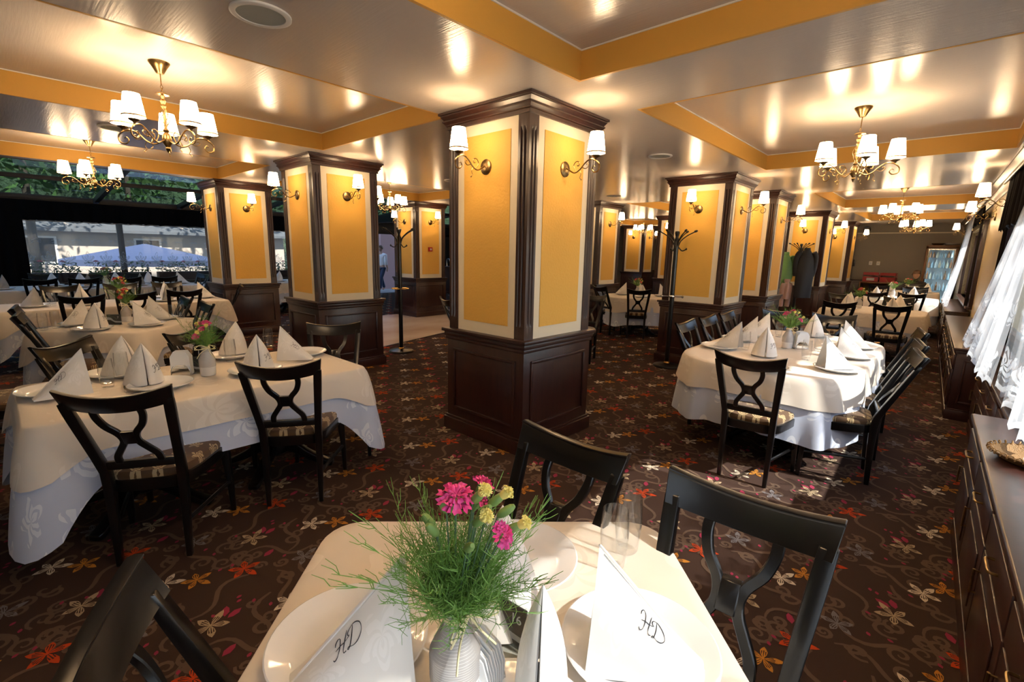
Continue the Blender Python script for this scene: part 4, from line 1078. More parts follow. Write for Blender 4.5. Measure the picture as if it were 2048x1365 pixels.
# ------------------------------------------------------------------ dressing the tables
ZTOP = .760
def P2(px, py, z): p = at(px, py, z); return (p.x, p.y)
for k in (GLASS, VASE, BQ_PINK, BQ_FULL, BQ_RED): k.root.scale = (1.26, 1.26, 1.26)
GLASS.root.scale = (1.16, 1.16, 1.27)
PLATE.root.scale = (1.045, 1.045, 1.0)
for k in (NAPKIN, NAPKIN_B, NAPKIN_W, NAPKIN_P, NAPKIN_N): k.root.scale = (1.17, 1.17, 1.17)
def kind_for(x, y, d):
    """the monogram sits on the side that faces the room's middle aisle"""
    return NAPKIN if Vector((d.x, d.y, 0)).dot(RT) < 0 else NAPKIN_B
def setting(plate_xy, nap_dir, label_place, wide=False, grp=None):
    """plate with a folded napkin; nap_dir: compass degrees from napkin front to its tail"""
    x, y = plate_xy; a = R(nap_dir); d = Vector((math.cos(a), math.sin(a)))
    PLATE.place((x, y, ZTOP), 0, 'white plate ' + label_place, 'white china plates')
    n = NAPKIN_P if wide else kind_for(x, y, d)
    n.place((x + d.x*.03, y + d.y*.03, ZTOP+.009), math.atan2(d.y, d.x) + PI/2, 'folded white napkin ' + label_place, 'folded napkins on plates')
def glasses(lst, place):
    names = ['first', 'second', 'third', 'fourth']
    for i, (x, y) in enumerate(lst):
        GLASS.place((x, y, ZTOP), 0, 'empty water glass ' + place[i], 'empty water glasses')
def flowers(x, y, rz, kind, vlabel, blabel):
    VASE.place((x, y, ZTOP), rz, vlabel, 'grey bud vases'); kind.place((x, y, ZTOP), rz, blabel, 'carnation bouquets')

# ---- table 16, nearest
T16 = (-.601, .632, 0); T16R = .776
table(T16, T16R, -.505, .505, -.42, .505, .10, 'nearest dining table, black pedestal under ivory cloth with table card 16')
cloth('tablecloth', MT['under'], -.505, .505, -.42, .505, .10, .7495, .34, .75, .006, .3, T16, T16R, 'white undercloth below the ivory cloth of the nearest table', 'white undercloths')
cloth('tablecloth', MT['topcloth'], -.508, .508, -.423, .508, .10, .757, .2, .6, .006, .3, T16, T16R, 'ivory damask cloth on the nearest table, holding card 16', 'ivory tablecloths')
def put_napkin(f, t, label, wide=False):
    z = ZTOP+.02
    a = Vector(P2(*f, z)); b = Vector(P2(*t, z)); d = (b-a).normalized()
    n = (NAPKIN_W if 'HD' in label else NAPKIN_P) if wide else kind_for(a.x, a.y, d)
    n.place((a.x + d.x*.095, a.y + d.y*.095, ZTOP+.009), math.atan2(d.y, d.x) + PI/2, label, 'folded napkins on plates')
def put_plate(px, py, label):
    p = P2(px, py, ZTOP+.03); PLATE.place((p[0], p[1], ZTOP), 0, label, 'white china plates'); return p
PLATE.place((-.838, .425, ZTOP), 0, 'large white china plate at left side of the nearest table', 'white china plates')
PLATE.place((-.385, .845, ZTOP), 0, 'sunlit white china plate at right side of the nearest table', 'white china plates')
PLATE.place((-.772, .885, ZTOP), 0, 'white china plate at the far side of the nearest table, behind the flowers', 'white china plates')
PLATE.place((-.44, .50, ZTOP), 0, 'white china plate under the front napkin, cut by the photo bottom', 'white china plates')
put_napkin((822, 1318), (590, 1368), 'folded napkin leaning left on the left plate of the nearest table')
put_napkin((1180, 1292), (1440, 1348), 'sunlit folded napkin with HD monogram on the right plate of the nearest table')
def apex_napkin(px, py, face, label, kind):
    A = at(px, py, ZTOP+.009+.2515); a = R(face); kind.place((A.x - math.cos(a)*.088, A.y - math.sin(a)*.088, ZTOP+.009), a - PI/2, label, 'folded napkins on plates')
apex_napkin(1008, 990, 130, 'folded napkin mostly hidden behind the flowers of the nearest table', NAPKIN_P)
apex_napkin(1079, 1219, -58, 'folded napkin with open front seam, bottom centre of the photo', NAPKIN_N)
glasses([(-.575, 1.058), (-.583, 1.150)], ['in front of another glass at far corner of the nearest table', 'behind another glass at far corner of the nearest table'])
flowers(VX16.x, VX16.y, 0, BQ_FULL, 'ribbed grey bud vase with white foot on the nearest table', 'pink carnations and yellow buds in feathery green on the nearest table')
A = at(988, 1182, .855); B = at(1047, 1217, .855); cd = (B-A).normalized(); rzc = math.atan2(cd.y, cd.x)
cm = at(1007, 1283, ZTOP)
c16 = number_card((cm.x, cm.y, ZTOP), rzc, '16', 'clear stand with black and grey card reading 16'); c16.scale = (1.15, 1.15, 1.15)
hp = at(948, 1362, ZTOP); nh = napkin_holder((hp.x, hp.y, ZTOP), rzc + R(6), 'chrome napkin holder with white paper napkins beside the ribbed vase'); nh.scale = (1.12, 1.12, 1.08)
chair(-.965, 1.405, -90, 'black chair tucked behind the far side of the nearest table', 'chairs at the nearest table', .925).scale = (1, 1, .975)
chair(-.348, 1.42, -88.5, 'black chair close at right of the nearest table, beyond its sunlit corner', 'chairs at the nearest table', .93).scale = (1, 1, .975)
chair(-1.06, .055, 68, 'black chair at bottom left corner, left of the nearest table', 'chairs at the nearest table')

# ---- left table with bright pink carnations (card 8)
table((0, 0, 0), 0, -3.99, -3.03, .02, 1.76, .05, 'long left table with bright pink carnations, under ivory cloth', 2)
cloth('tablecloth', MT['under'], -3.99, -3.03, .02, 1.76, .06, .7495, .33, .85, .010, .45, (0, 0, 0), 0, 'bluish white damask undercloth hanging low on the long left table', 'white undercloths', 4, .13)
cloth('tablecloth', MT['topcloth'], -3.993, -3.027, .017, 1.763, .06, .757, .165, .7, .006, .5, (0, 0, 0), 0, 'ivory top cloth on the long left table with bright pink carnations', 'ivory tablecloths', 2, .08)
w8 = 'of the long left table'
for px, py, lab in ((108, 776, 'at near left end '), (322, 765, 'behind the nearer left chair, near side '), (511, 737, 'behind the second near chair '), (609, 702, 'at the right end '), (462, 707, 'at the far side right of the carnations '), (232, 742, 'at the far left side ')):
    put_plate(px, py, 'white china plate ' + lab + w8)
put_napkin((178, 780), (88, 795), 'folded napkin with round monogram at the near left end ' + w8)
put_napkin((296, 768), (260, 740), 'folded napkin with open seam and HD monogram, near side ' + w8, True)
put_napkin((268, 744), (205, 742), 'plain folded napkin seen from behind, far left side ' + w8, True)
put_napkin((492, 702), (440, 705), 'plain folded napkin right of the bright pink carnations', True)
put_napkin((520, 742), (505, 715), 'folded napkin with HD monogram above the second near chair ' + w8, True)
put_napkin((562, 716), (622, 716), 'folded napkin leaning right at the right end ' + w8)
g8 = [P2(216, 774, ZTOP), P2(246, 757, ZTOP), P2(462, 724, ZTOP), P2(538, 697, ZTOP)]
glasses(g8, ['in front of the napkins at left ' + w8, 'between two napkins at left ' + w8, 'before the napkin right of the bright pink carnations', 'at far right ' + w8])
v = P2(417, 750, ZTOP); flowers(v[0], v[1], R(-20), BQ_PINK, 'grey bud vase with raffia bow on the long left table', 'bright pink carnations in green fern on the long left table')
v = P2(390, 746, ZTOP); number_card((v[0], v[1], ZTOP), R(62), '8', 'small black and white table card left of the raffia-tied vase').scale = (1.15, 1.15, 1.15)
v = P2(366, 750, ZTOP); napkin_holder((v[0], v[1], ZTOP), R(60), 'chrome napkin holder with paper napkins on the long left table', True).scale = (1.15, 1.15, 1.35)
chair(-2.981, .344, 150, 'black chair with full X back at near left, before the long left table', 'chairs at the long left table')
chair(-3.047, 1.165, 147, 'black chair with brown seat, right of the near left chair', 'chairs at the long left table')
chair(-4.58, .29, 45, 'black chair behind the far left side of the long left table', 'chairs at the long left table', q=0.905)
chair(-4.64, 1.05, 40, 'black chair behind the bright pink carnations', 'chairs at the long left table', q=0.905)
chair(-4.218, 2.134, -31, 'black chair in front of the second pillar on the left', 'chairs at the long left table', q=0.91)

# ---- second left table
wb = 'of the second table on the left'
table((-6.42, .90, 0), R(45), -.53, .53, -.53, .53, .06, 'second dining table on the left, between four chairs', 1)
cloth('tablecloth', MT['under'], -.53, .53, -.53, .53, .07, .7495, .36, .8, .008, .45, (-6.42, .90, 0), R(45), 'white undercloth ' + wb, 'white undercloths', 5)
cloth('tablecloth', MT['topcloth'], -.533, .533, -.533, .533, .07, .757, .19, .8, .006, .5, (-6.42, .90, 0), R(45), 'ivory top cloth ' + wb, 'ivory tablecloths', 6)
for px, py, lab in ((185, 655, 'near left '), (295, 646, 'near right '), (158, 645, 'far left '), (322, 634, 'far right ')): put_plate(px, py, 'white china plate ' + lab + wb)
put_napkin((200, 655), (170, 648), 'folded HD napkin left of the small card ' + wb, True)
put_napkin((268, 648), (312, 645), 'folded HD napkin right of the flowers ' + wb)
put_napkin((172, 645), (150, 648), 'folded napkin behind another, far left ' + wb)
put_napkin((300, 634), (330, 634), 'folded napkin at the far right ' + wb)
glasses([P2(88, 661, ZTOP), P2(113, 657, ZTOP), P2(346, 639, ZTOP), P2(363, 637, ZTOP)], ['outer left one ' + wb, 'inner left one ' + wb, 'inner right one ' + wb, 'outer right one ' + wb])
flowers(-6.57, .95, 0, BQ_RED, 'grey bud vase behind the napkins ' + wb, 'small red and cream carnations on the second table on the left')
number_card((-6.37, .82, ZTOP), R(60), '7', 'black and white table card between the napkins ' + wb).scale = (1.15, 1.15, 1.15)
chair(-7.04, .13, 84, 'further black chair at the left end ' + wb, 'chairs at the second left table', q=0.94)
chair(-6.38, .13, 84, 'nearer black chair at the left end ' + wb, 'chairs at the second left table', q=0.935)
chair(-7.19, 1.67, -90, 'further bluish black chair at the right end ' + wb, 'chairs at the second left table', q=0.95)
chair(-6.37, 1.68, -90, 'nearer bluish black chair at the right end ' + wb, 'chairs at the second left table', q=0.95)
chair(-5.75, -.55, 70, 'black chair cut by the left photo edge', 'chairs at the left edge')

# ---- third left table
wc = 'of the third table on the left'
table((0, 0, 0), 0, -9.36, -8.30, -.05, 2.50, .08, 'third dining table on the left, long, beside the leftmost pillar', 2)
cloth('tablecloth', MT['under'], -9.36, -8.30, -.05, 2.50, .09, .7495, .36, .7, .012, .45, (0, 0, 0), 0, 'white undercloth ' + wc, 'white undercloths', 7)
cloth('tablecloth', MT['topcloth'], -9.363, -8.297, -.053, 2.503, .09, .757, .2, .7, .010, .45, (0, 0, 0), 0, 'ivory top cloth ' + wc, 'ivory tablecloths', 8)
for x, y, d, lab in ((-8.72, .33, 215, 'near left end '), (-8.62, .80, 180, 'left of its flowers, near side '), (-8.62, 1.75, 180, 'right of its flowers, near side '), (-9.13, .85, 0, 'far side left '), (-9.13, 1.85, 0, 'far side right '), (-8.85, 2.28, 60, 'right end ')):
    setting((x, y), d, lab + wc, wide=(lab[0] == 'l'))
flowers(-8.9, 1.25, 1, BQ_RED, 'grey bud vase ' + wc, 'red carnations on the third table on the left')
glasses([(-8.75, .52), (-8.85, 1.55)], ['near the left napkin ' + wc, 'in the middle ' + wc])
chair(-8.34, .78, 180, 'black chair, left one on the near side ' + wc, 'chairs at the third left table')
chair(-8.50, 1.37, 177, 'black chair, middle one on the near side ' + wc, 'chairs at the third left table')
chair(-8.66, 2.00, 180, 'black chair rightmost on the near side ' + wc, 'chairs at the third left table')
chair(-10.12, .70, 0, 'black chair leftmost on the far side ' + wc, 'chairs at the third left table')
chair(-10.22, 1.45, 0, 'black chair in the middle on the far side ' + wc, 'chairs at the third left table')
chair(-10.32, 2.12, 0, 'black chair rightmost on the far side ' + wc, 'chairs at the third left table')
chair(-8.92, 2.86, 250, 'black chair seen edge-on in front of the leftmost pillar', 'chairs at the third left table')

# ---- fourth left table by the lace-curtained window
wd = 'of the table by the far window'
table((0, 0, 0), 0, -13.0, -11.85, -.9, 3.05, .10, 'long dining table in the veranda by the far lace window', 2)
cloth('tablecloth', MT['under'], -13.0, -11.85, -.9, 3.05, .11, .7495, .42, .6, .016, .42, (0, 0, 0), 0, 'white undercloth ' + wd, 'white undercloths', 9)
cloth('tablecloth', MT['topcloth'], -13.003, -11.847, -.903, 3.053, .11, .757, .22, .6, .012, .4, (0, 0, 0), 0, 'pale daylit top cloth ' + wd, 'ivory tablecloths', 10)
for x, y, d, lab in ((-12.15, .12, 200, 'leftmost on the near side '), (-12.15, 1.25, 180, 'second on the near side '), (-12.15, 2.05, 180, 'third on the near side '), (-12.4, 2.80, 50, 'right end '), (-12.72, .80, 0, 'first on the far side '), (-12.72, 1.20, 0, 'second on the far side '), (-12.72, 1.75, 0, 'third on the far side '), (-12.72, 2.3, 0, 'fourth on the far side ')):
    setting((x, y), d, lab + wd, wide='far' in lab[:20])
flowers(-12.45, 1.55, 2, BQ_RED, 'grey bud vase ' + wd, 'red carnations on the table by the far lace window')
for x, y, lab in ((-12.02, .60, 'first black chair from the left, near side '), (-12.05, 1.19, 'second black chair, near side '), (-12.1, 1.85, 'third black chair, near side '), (-12.12, 2.47, 'fourth black chair, near side ')): chair(x, y, 180, lab + wd, 'chairs at the far window table')
for x, y, lab in ((-14.0, .75, 'first black chair from the left, window side '), (-14.0, 1.52, 'second black chair, window side '), (-14.0, 2.30, 'third black chair, window side ')): chair(x, y, 0, lab + wd, 'chairs at the far window table')
chair(-13.0, 3.42, -70, 'black chair seen edge-on against the far lace window, right end', 'chairs at the far window table')

# ---- table between the two left pillars
ww = 'of the table between the left pillars'
table((0, 0, 0), 0, -13.0, -11.7, 4.35, 5.75, .10, 'dining table glimpsed between the two left pillars')
cloth('tablecloth', MT['under'], -13.0, -11.7, 4.35, 5.75, .11, .7495, .45, .6, .018, .35, (0, 0, 0), 0, 'white undercloth ' + ww, 'white undercloths', 11)
cloth('tablecloth', MT['topcloth'], -13.003, -11.697, 4.347, 5.753, .11, .757, .24, .6, .014, .35, (0, 0, 0), 0, 'ivory top cloth ' + ww, 'ivory tablecloths', 12)
setting((-12.1, 4.78), 240, 'on the near side ' + ww, wide=True)

# ---- oval sunlit table on the right
wr = 'of the oval sunlit table'
TRX = (-1.70, -.40, 3.84, 6.25)
table((0, 0, 0), 0, *TRX, .46, 'oval sunlit table on the right under a draped ivory cloth', 2)
cloth('tablecloth', MT['under'], *TRX, .46, .7495, .46, .10, .020, .30, (0, 0, 0), 0, 'white damask undercloth hanging in folds from the oval sunlit table', 'white undercloths', 13, .02)
cloth('tablecloth', MT['topcloth'], TRX[0]-.003, TRX[1]+.003, TRX[2]-.003, TRX[3]+.003, .463, .757, .20, .15, .014, .34, (0, 0, 0), 0, 'ivory top cloth on the oval sunlit table', 'ivory tablecloths', 14, .02)
for px, py, lab in ((1440, 690, 'nearest on the left side '), (1478, 675, 'second on the left side '), (1512, 668, 'third on the left side '), (1530, 731, 'behind the near chair, front end '), (1676, 734, 'nearest on the right side, sunlit '), (1706, 709, 'second on the right side '), (1714, 690, 'third on the right side '), (1626, 667, 'at the far end ')):
    put_plate(px, py, 'white china plate ' + lab + wr)
put_napkin((1480, 696), (1440, 690), 'folded napkin with round monogram, nearest on the left side ' + wr)
put_napkin((1512, 681), (1472, 678), 'folded napkin second on the left side ' + wr)
put_napkin((1536, 670), (1500, 668), 'folded napkin third on the left side ' + wr)
put_napkin((1530, 712), (1520, 690), 'folded HD napkin with open seam at the front end ' + wr, True)
put_napkin((1622, 672), (1648, 662), 'plain folded napkin seen from behind at the far end ' + wr, True)
put_napkin((1642, 733), (1704, 736), 'folded napkin half in sun, nearest on the right side ' + wr)
put_napkin((1672, 709), (1720, 714), 'folded napkin with HD monogram, second on the right side ' + wr)
put_napkin((1682, 690), (1724, 694), 'folded napkin third on the right side ' + wr)
glasses([P2(1611, 720, ZTOP), P2(1636, 703, ZTOP), P2(1556, 674, ZTOP), P2(1490, 699, ZTOP), P2(1606, 665, ZTOP)], ['nearest in the middle ' + wr, 'beside the right napkins ' + wr, 'left of the flowers ' + wr, 'beside the left napkins ' + wr, 'behind the paper napkins ' + wr])
flowers(-1.06, 5.02, 0.5, BQ_PINK, 'grey bud vase on the oval sunlit table', 'pink carnations in bushy green on the oval sunlit table')
napkin_holder((-.96, 5.07, ZTOP), R(42), 'chrome holder packed with paper napkins beside the vase ' + wr, True).scale = (1.2, 1.2, 1.35)
chair(-1.023, 3.732, 94, 'black chair with X back before the front end ' + wr, 'chairs at the oval sunlit table')
for y, lab in ((4.83, 'first bluish chair'), (5.44, 'second bluish chair'), (6.05, 'third bluish chair')): chair(-1.98, y, 0, lab + ' along the left side ' + wr, 'chairs at the oval sunlit table', .94)
for x, y, lab in ((-.10, 4.82, 'nearest chair'), (-.12, 5.46, 'middle chair'), (-.14, 6.10, 'furthest chair')): chair(x, y, 190, 'black ' + lab + ' along the right side ' + wr, 'chairs at the oval sunlit table')
chair(-.98, 6.80, -80, 'black chair at the far end ' + wr + ', right one', 'chairs at the oval sunlit table', q=0.965)
chair(-1.55, 6.80, -60, 'bluish black chair at the far end ' + wr + ', behind the flowers', 'chairs at the oval sunlit table', q=0.965)

# ---- row of tables further down on the right
ws = 'of the table behind the oval one'
TS = (-1.62, -.22, 9.38, 10.75)
table((0, 0, 0), 0, *TS, .35, 'round-cornered dining table behind the oval sunlit one')
cloth('tablecloth', MT['under'], *TS, .35, .7495, .42, .1, .018, .32, (0, 0, 0), 0, 'white undercloth ' + ws, 'white undercloths', 15)
cloth('tablecloth', MT['topcloth'], TS[0]-.003, TS[1]+.003, TS[2]-.003, TS[3]+.003, .353, .757, .22, .15, .013, .34, (0, 0, 0), 0, 'ivory top cloth ' + ws, 'ivory tablecloths', 16)
for x, y, d, lab in ((-1.25, 9.72, 90, 'left front '), (-.65, 9.75, 90, 'right front '), (-1.3, 10.4, 250, 'left back '), (-.6, 10.4, 280, 'right back ')): setting((x, y), d, lab + ws, wide=True)
flowers(-1.13, 10.15, 1.0, BQ_RED, 'bud vase ' + ws, 'red and yellow carnations on the table behind the oval one')
chair(-1.24, 8.97, 112, 'black chair left on the near side ' + ws, 'chairs further down on the right')
chair(-.60, 9.08, 96, 'black chair right on the near side ' + ws, 'chairs further down on the right')
chair(-.66, 11.08, -75, 'black chair on the far side ' + ws + ', right one', 'chairs further down on the right')
chair(-1.55, 11.2, -60, 'black chair on the far side ' + ws + ', left one', 'chairs further down on the right')
wt2 = 'of the third table down the window wall'
T2 = (-1.55, -.16, 12.95, 14.5)
table((0, 0, 0), 0, *T2, .35, 'third dining table down the window wall, partly daylit')
cloth('tablecloth', MT['under'], *T2, .35, .7495, .42, .1, .018, .32, (0, 0, 0), 0, 'white undercloth ' + wt2, 'white undercloths', 17)
cloth('tablecloth', MT['topcloth'], T2[0]-.003, T2[1]+.003, T2[2]-.003, T2[3]+.003, .353, .757, .24, .15, .013, .34, (0, 0, 0), 0, 'daylit ivory top cloth ' + wt2, 'ivory tablecloths', 18)
for x, y, d, lab in ((-1.2, 13.3, 90, 'left front '), (-.55, 13.3, 90, 'right front '), (-.6, 14.1, 270, 'right back ')): setting((x, y), d, lab + wt2, wide=True)
flowers(-.95, 13.9, 2.0, BQ_RED, 'bud vase ' + wt2, 'yellow and red carnations on the third table down the window wall')
chair(-1.15, 12.45, 100, 'black chair left on the near side ' + wt2, 'chairs further down on the right')
chair(-.56, 12.68, 96, 'black chair right on the near side ' + wt2, 'chairs further down on the right')
chair(-.62, 14.85, -85, 'black chair on the far side ' + wt2, 'chairs further down on the right')
wt3 = 'of the last table at the taupe wall'
T3 = (-1.5, -.2, 16.35, 17.5)
table((0, 0, 0), 0, *T3, .30, 'last dining table before the taupe wall, person seated there')
cloth('tablecloth', MT['topcloth'], *T3, .30, .757, .36, .12, .016, .34, (0, 0, 0), 0, 'ivory cloth ' + wt3, 'ivory tablecloths', 19)
for x, y, d, lab in ((-1.2, 16.65, 90, 'left '), (-.45, 16.7, 80, 'right ')): setting((x, y), d, lab + wt3, wide=True)
flowers(-.85, 16.75, 3.0, BQ_RED, 'bud vase ' + wt3, 'red carnations in front of the seated person')
chair(-1.4, 15.95, 90, 'black chair left on the near side ' + wt3, 'chairs further down on the right')
chair(-.62, 15.85, 95, 'black chair right on the near side ' + wt3, 'chairs further down on the right')
chair(-.75, 18.05, -90, 'black chair carrying the seated person', 'chairs further down on the right')
sitter((-.75, 17.72, 0), PI, 'seated person with short brown hair in dark sweater, head bowed')

# ---- table beyond the main pillar
wm = 'of the table beyond the coat stand'
TC = (-.68, .68, -.62, .62); TCL = (-4.66, 8.98, 0)
table(TCL, R(35), *TC, .40, 'round-cornered table with red flowers between main and right pillars')
cloth('tablecloth', MT['under'], *TC, .40, .7495, .50, .1, .020, .30, TCL, R(35), 'white undercloth ' + wm, 'white undercloths', 20, .02)
cloth('tablecloth', MT['topcloth'], TC[0]-.003, TC[1]+.003, TC[2]-.003, TC[3]+.003, .403, .757, .25, .15, .012, .34, TCL, R(35), 'ivory top cloth ' + wm, 'ivory tablecloths', 21, .02)
for x, y, d, lab in ((-5.03, 8.93, 215, 'left '), (-4.33, 9.28, 20, 'right '), (-4.48, 8.70, 126, 'front '), (-4.88, 9.35, 300, 'back ')): setting((x, y), d, lab + wm, wide=lab[0] in 'fb')
flowers(-4.78, 9.07, 0.3, BQ_RED, 'bud vase ' + wm, 'red and yellow carnations between main and right pillars')
chair(-5.09, 8.10, 68, 'black chair turned sideways, left front ' + wm, 'chairs beyond the main pillar', 1)
chair(-4.23, 8.09, 122, 'black chair with X back, right front ' + wm, 'chairs beyond the main pillar', 1)
wh = 'of the table hidden behind the main pillar'
TH = (-5.40, -4.35, 4.9, 6.05)
table((0, 0, 0), 0, *TH, .08, 'dining table hidden behind the main pillar')
cloth('tablecloth', MT['topcloth'], *TH, .09, .757, .33, .7, .012, .4, (0, 0, 0), 0, 'ivory cloth ' + wh, 'ivory tablecloths', 22)
chair(-5.32, 4.42, 75, 'black chair peeking out left of the main pillar', 'chairs beyond the main pillar')
chair(-4.40, 6.82, -80, 'black chair peeking out right of the main pillar', 'chairs beyond the main pillar')
chair(-10.75, 6.05, 200, 'black chair beside the door, left of the pillar with fire alarm', 'chairs beyond the main pillar')
# ------------------------------------------------------------------ lights
chandelier(-4.38, 1.0, 20, 'large five-shade brass chandelier nearest on the left')
chandelier(-8.26, 1.05, 50, 'smaller-looking five-shade brass chandelier further left, before the glass roof')
chandelier(-.74, .93, 10, 'brass chandelier above the nearest table, only its drops in the photo')
chandelier(-.76, 5.22, 4, 'large five-shade brass chandelier above the oval sunlit table')
chandelier(-.85, 11.3, 30, 'brass chandelier above the table behind the oval one')
chandelier(-.88, 15.9, 15, 'brass chandelier furthest away, before the taupe wall')
chandelier(-8.02, 5.28, 0, 'brass chandelier right of the second left pillar')
chandelier(-8.0, 15.3, 0, 'small distant brass chandelier between main and right pillars')
chandelier(-4.4, 11.3, 0, 'brass chandelier hidden behind the coat stand pillar')
H_ = .430; ZS = 2.24
PN = {0: 'main pillar', 1: 'second left pillar', 2: 'leftmost pillar', 3: 'coat stand pillar', 4: 'pillar behind the coat stand pillar', 5: 'pillar with hanging jackets', 6: 'last pillar before the taupe wall', 7: 'pillar just right of the main pillar', 8: 'pillar with fire alarm', 9: 'distant pillar left of the coat stand pillar', 10: 'most distant pillar between main and coat stand pillars'}
for i, (x, y) in enumerate(PILLARS):
    sconce((x, y-H_, ZS), -PI/2, 'brass wall lamp, left face of the ' + PN[i])
    sconce((x+H_, y, ZS), 0, 'brass wall lamp, right face of the ' + PN[i])
    if i in (0, 1, 3, 7): sconce((x, y+H_, ZS), PI/2, 'brass wall lamp on the back face of the ' + PN[i])
for y, lab in ((7.92, 'nearest brass wall lamp beside the right lace curtain'), (10.2, 'second brass wall lamp along the window wall'), (15.9, 'third brass wall lamp along the window wall')):
    sconce(rw(0, y, 2.26), PI + RW_RZ, lab)
sp = [(522, 28, 'near left ceiling above the long left table'), (230, 255, 'left ceiling behind the large chandelier'), (1320, 312, 'ceiling above the coat stand pillar'), (1228, 392, 'distant ceiling right of the main pillar'), (905, 361, 'ceiling left of the main pillar')]
for px, py, lab in sp:
    p = at(px, py, ZC); root = thing('ceiling_speaker', (p.x, p.y, ZC), 0, 'round white speaker in the ' + lab, 'speaker', 'round ceiling speakers')
    m = MB(); m.lathe([(.135, 0), (.135, -.008), (.125, -.013), (.108, -.010), (.108, 0)], 40, cap=False); m.build('rim', MT['white'], root)
    m = MB(); m.lathe([(.001, -.006), (.108, -.006)], 40, cap=False); m.build('grille', mat('speaker_grille', (.33, .36, .34, 1), .7, bump=(900, .5, .002)) if 'speaker_grille' not in bpy.data.materials else bpy.data.materials['speaker_grille'], root)

# ------------------------------------------------------------------ coat stands, jackets
coat_stand((-2.90, 6.54, 0), 1.93, 'black coat stand with curved hooks before the right pillar', 1.02, 'bar')
coat_stand((-6.28, 4.28, 0), 1.90, 'black and gold coat stand right of the second left pillar', 1.0)
coat_stand((-2.72, 13.02, 0), 1.93, 'dark coat stand carrying jackets, far right aisle')
def jacket(loc, rz, m, w, h, label, sleeves=True):
    root = thing('jacket', loc, rz, label, 'jacket')
    mb = MB(); rows = []
    for j in range(13):
        t = j/12; ww = w*(.35 + .65*min(1, t*4.5))*(1-.10*t); dd = .085*(.45 + .55*min(1, t*3))
        rows.append([(ww/2*math.cos(a)*(1+.05*math.sin(5*a+t*3)), dd*math.sin(a)*(1+.25*math.sin(3*a+2*t)) + (.004*math.sin(t*60)), -t*h) for a in [2*PI*k/24 for k in range(24)]])
    mb.grid(rows, close=True); mb.f.append(tuple(range(24))); mb.m.append(0); mb.f.append(tuple(12*24+k for k in range(24))); mb.m.append(0)
    mb.build('torso', m, root, sharp=70)
    for s in (-1, 1):
        q = MB(); q.tube(smooth_path([(s*w*.36, 0, -.05), (s*w*.50, .01, -.18), (s*w*.50, .02, -.40), (s*w*.44, .03, -.60)], 5), [.055, .058, .060, .060, .058, .058, .056, .056, .054, .054, .052, .052, .05, .05, .048, .046], 12); q.build('sleeve', m, root)
    c = MB(); c.lathe([(.06, -.02), (.065, .03), (.055, .05)], 16, cap=False); c.build('collar', m, root)
    return root
jacket((-2.98, 12.86, 1.68), R(40), mat('green_quilted', (.20, .42, .13, 1), .6, bump=(30, .5, .02, (.3, .3, 1))), .36, .80, 'light green quilted jacket hanging on the far coat stand')
jacket((-2.55, 12.84, 1.78), R(30), mat('black_coat_cloth', (.012, .012, .016, 1), .75), .40, 1.10, 'long black coat hanging beside the green jacket')
jacket((-2.86, 12.74, 1.05), R(40), mat('pink_scarf_cloth', (.45, .30, .27, 1), .8), .16, .42, 'pale pink garment hanging below the green jacket')

# ------------------------------------------------------------------ sideboards and window dressing on the right
sideboard(.6, 3.72, -.33, .745, 'near dark sideboard at the right photo edge, gold-edged basket on top', 5)
sideboard(3.95, 6.25, -.16, .70, 'shallow dark sideboard below the near lace curtain', 4)
sideboard(6.5, 10.35, -.33, .745, 'far dark sideboard along the window wall, shiny empty top', 7)
sideboard(11.2, 14.9, -.33, .745, 'furthest dark sideboard beyond the second lace curtain', 6)
p = rw(-.17, 2.98, .745); root = thing('tray', p, R(30), 'woven gold-brown tray with looped edge on the near sideboard', 'tray')
m = MB(); m.lathe([(.001, 0), (.11, 0), (.12, .004), (.15, .03), (.147, .033), (.112, .009), (.001, .007)], 30, cap=False); m.build('woven_dish', mat('wicker', (.22, .12, .04, 1), .7, bump=(160, 1, .01)), root)
m = MB()
m.tube([((.150 + .009*math.cos(t*34))*math.cos(t), (.150 + .009*math.cos(t*34))*math.sin(t), .034 + .010*math.sin(t*34)) for t in [2*PI*i/272 for i in range(273)]], .0028, 5)
m.build('looped_edge', mat('wicker_edge', (.36, .21, .08, 1), .7), root)
for n, (a, b) in enumerate(WINS):
    zb_ = 1.93 if n < 2 else 2.26
    nm = ['beside the nearest table, outside the photo', 'at the right photo edge', 'furthest down the window wall'][n]
    curtain('pelmet', MT['drape'], a-.25, b+.10, zb_, 2.50, -.10, .022, (b-a)*4, RW_LOC, RW_RZ, 'dark gathered pelmet above the window ' + nm, 'pelmet', 'dark pelmets', scallop=.03, thick=.004, seed=n)
    m = MB(); m.tube([(-.13, a-.28, 2.47), (-.13, b+.15, 2.47)], .014, 10); tag(m.build('curtain_rod', MT['bronze'], loc=RW_LOC, rz=RW_RZ), 'dark curtain rod above the window ' + nm, 'curtain rod', 'curtain rods')
def lace(m_, y0, y1, label, seed, flare=.10, swing=0, gather=0, waves=6, x=-.15, z0=.78):
    curtain('lace_curtain', m_, y0, y1, z0, 2.44, x, .026, waves, RW_LOC, RW_RZ, label, 'curtain', 'lace curtains', flare=flare, scallop=.03, gather=gather, seed=seed, swing=swing)
lace(MT['lace'], 4.45, 6.85, 'bright white lace curtain at the right photo edge', 3, swing=.92, waves=7)
lace(MT['lacedense'], 2.32, 3.55, 'lace curtain drawn aside just outside the right photo edge', 4, flare=.05, waves=4)
lace(MT['lacethin'], 3.60, 4.50, 'thin lace in the sunny window outside the right photo edge', 14, flare=.03, waves=3)
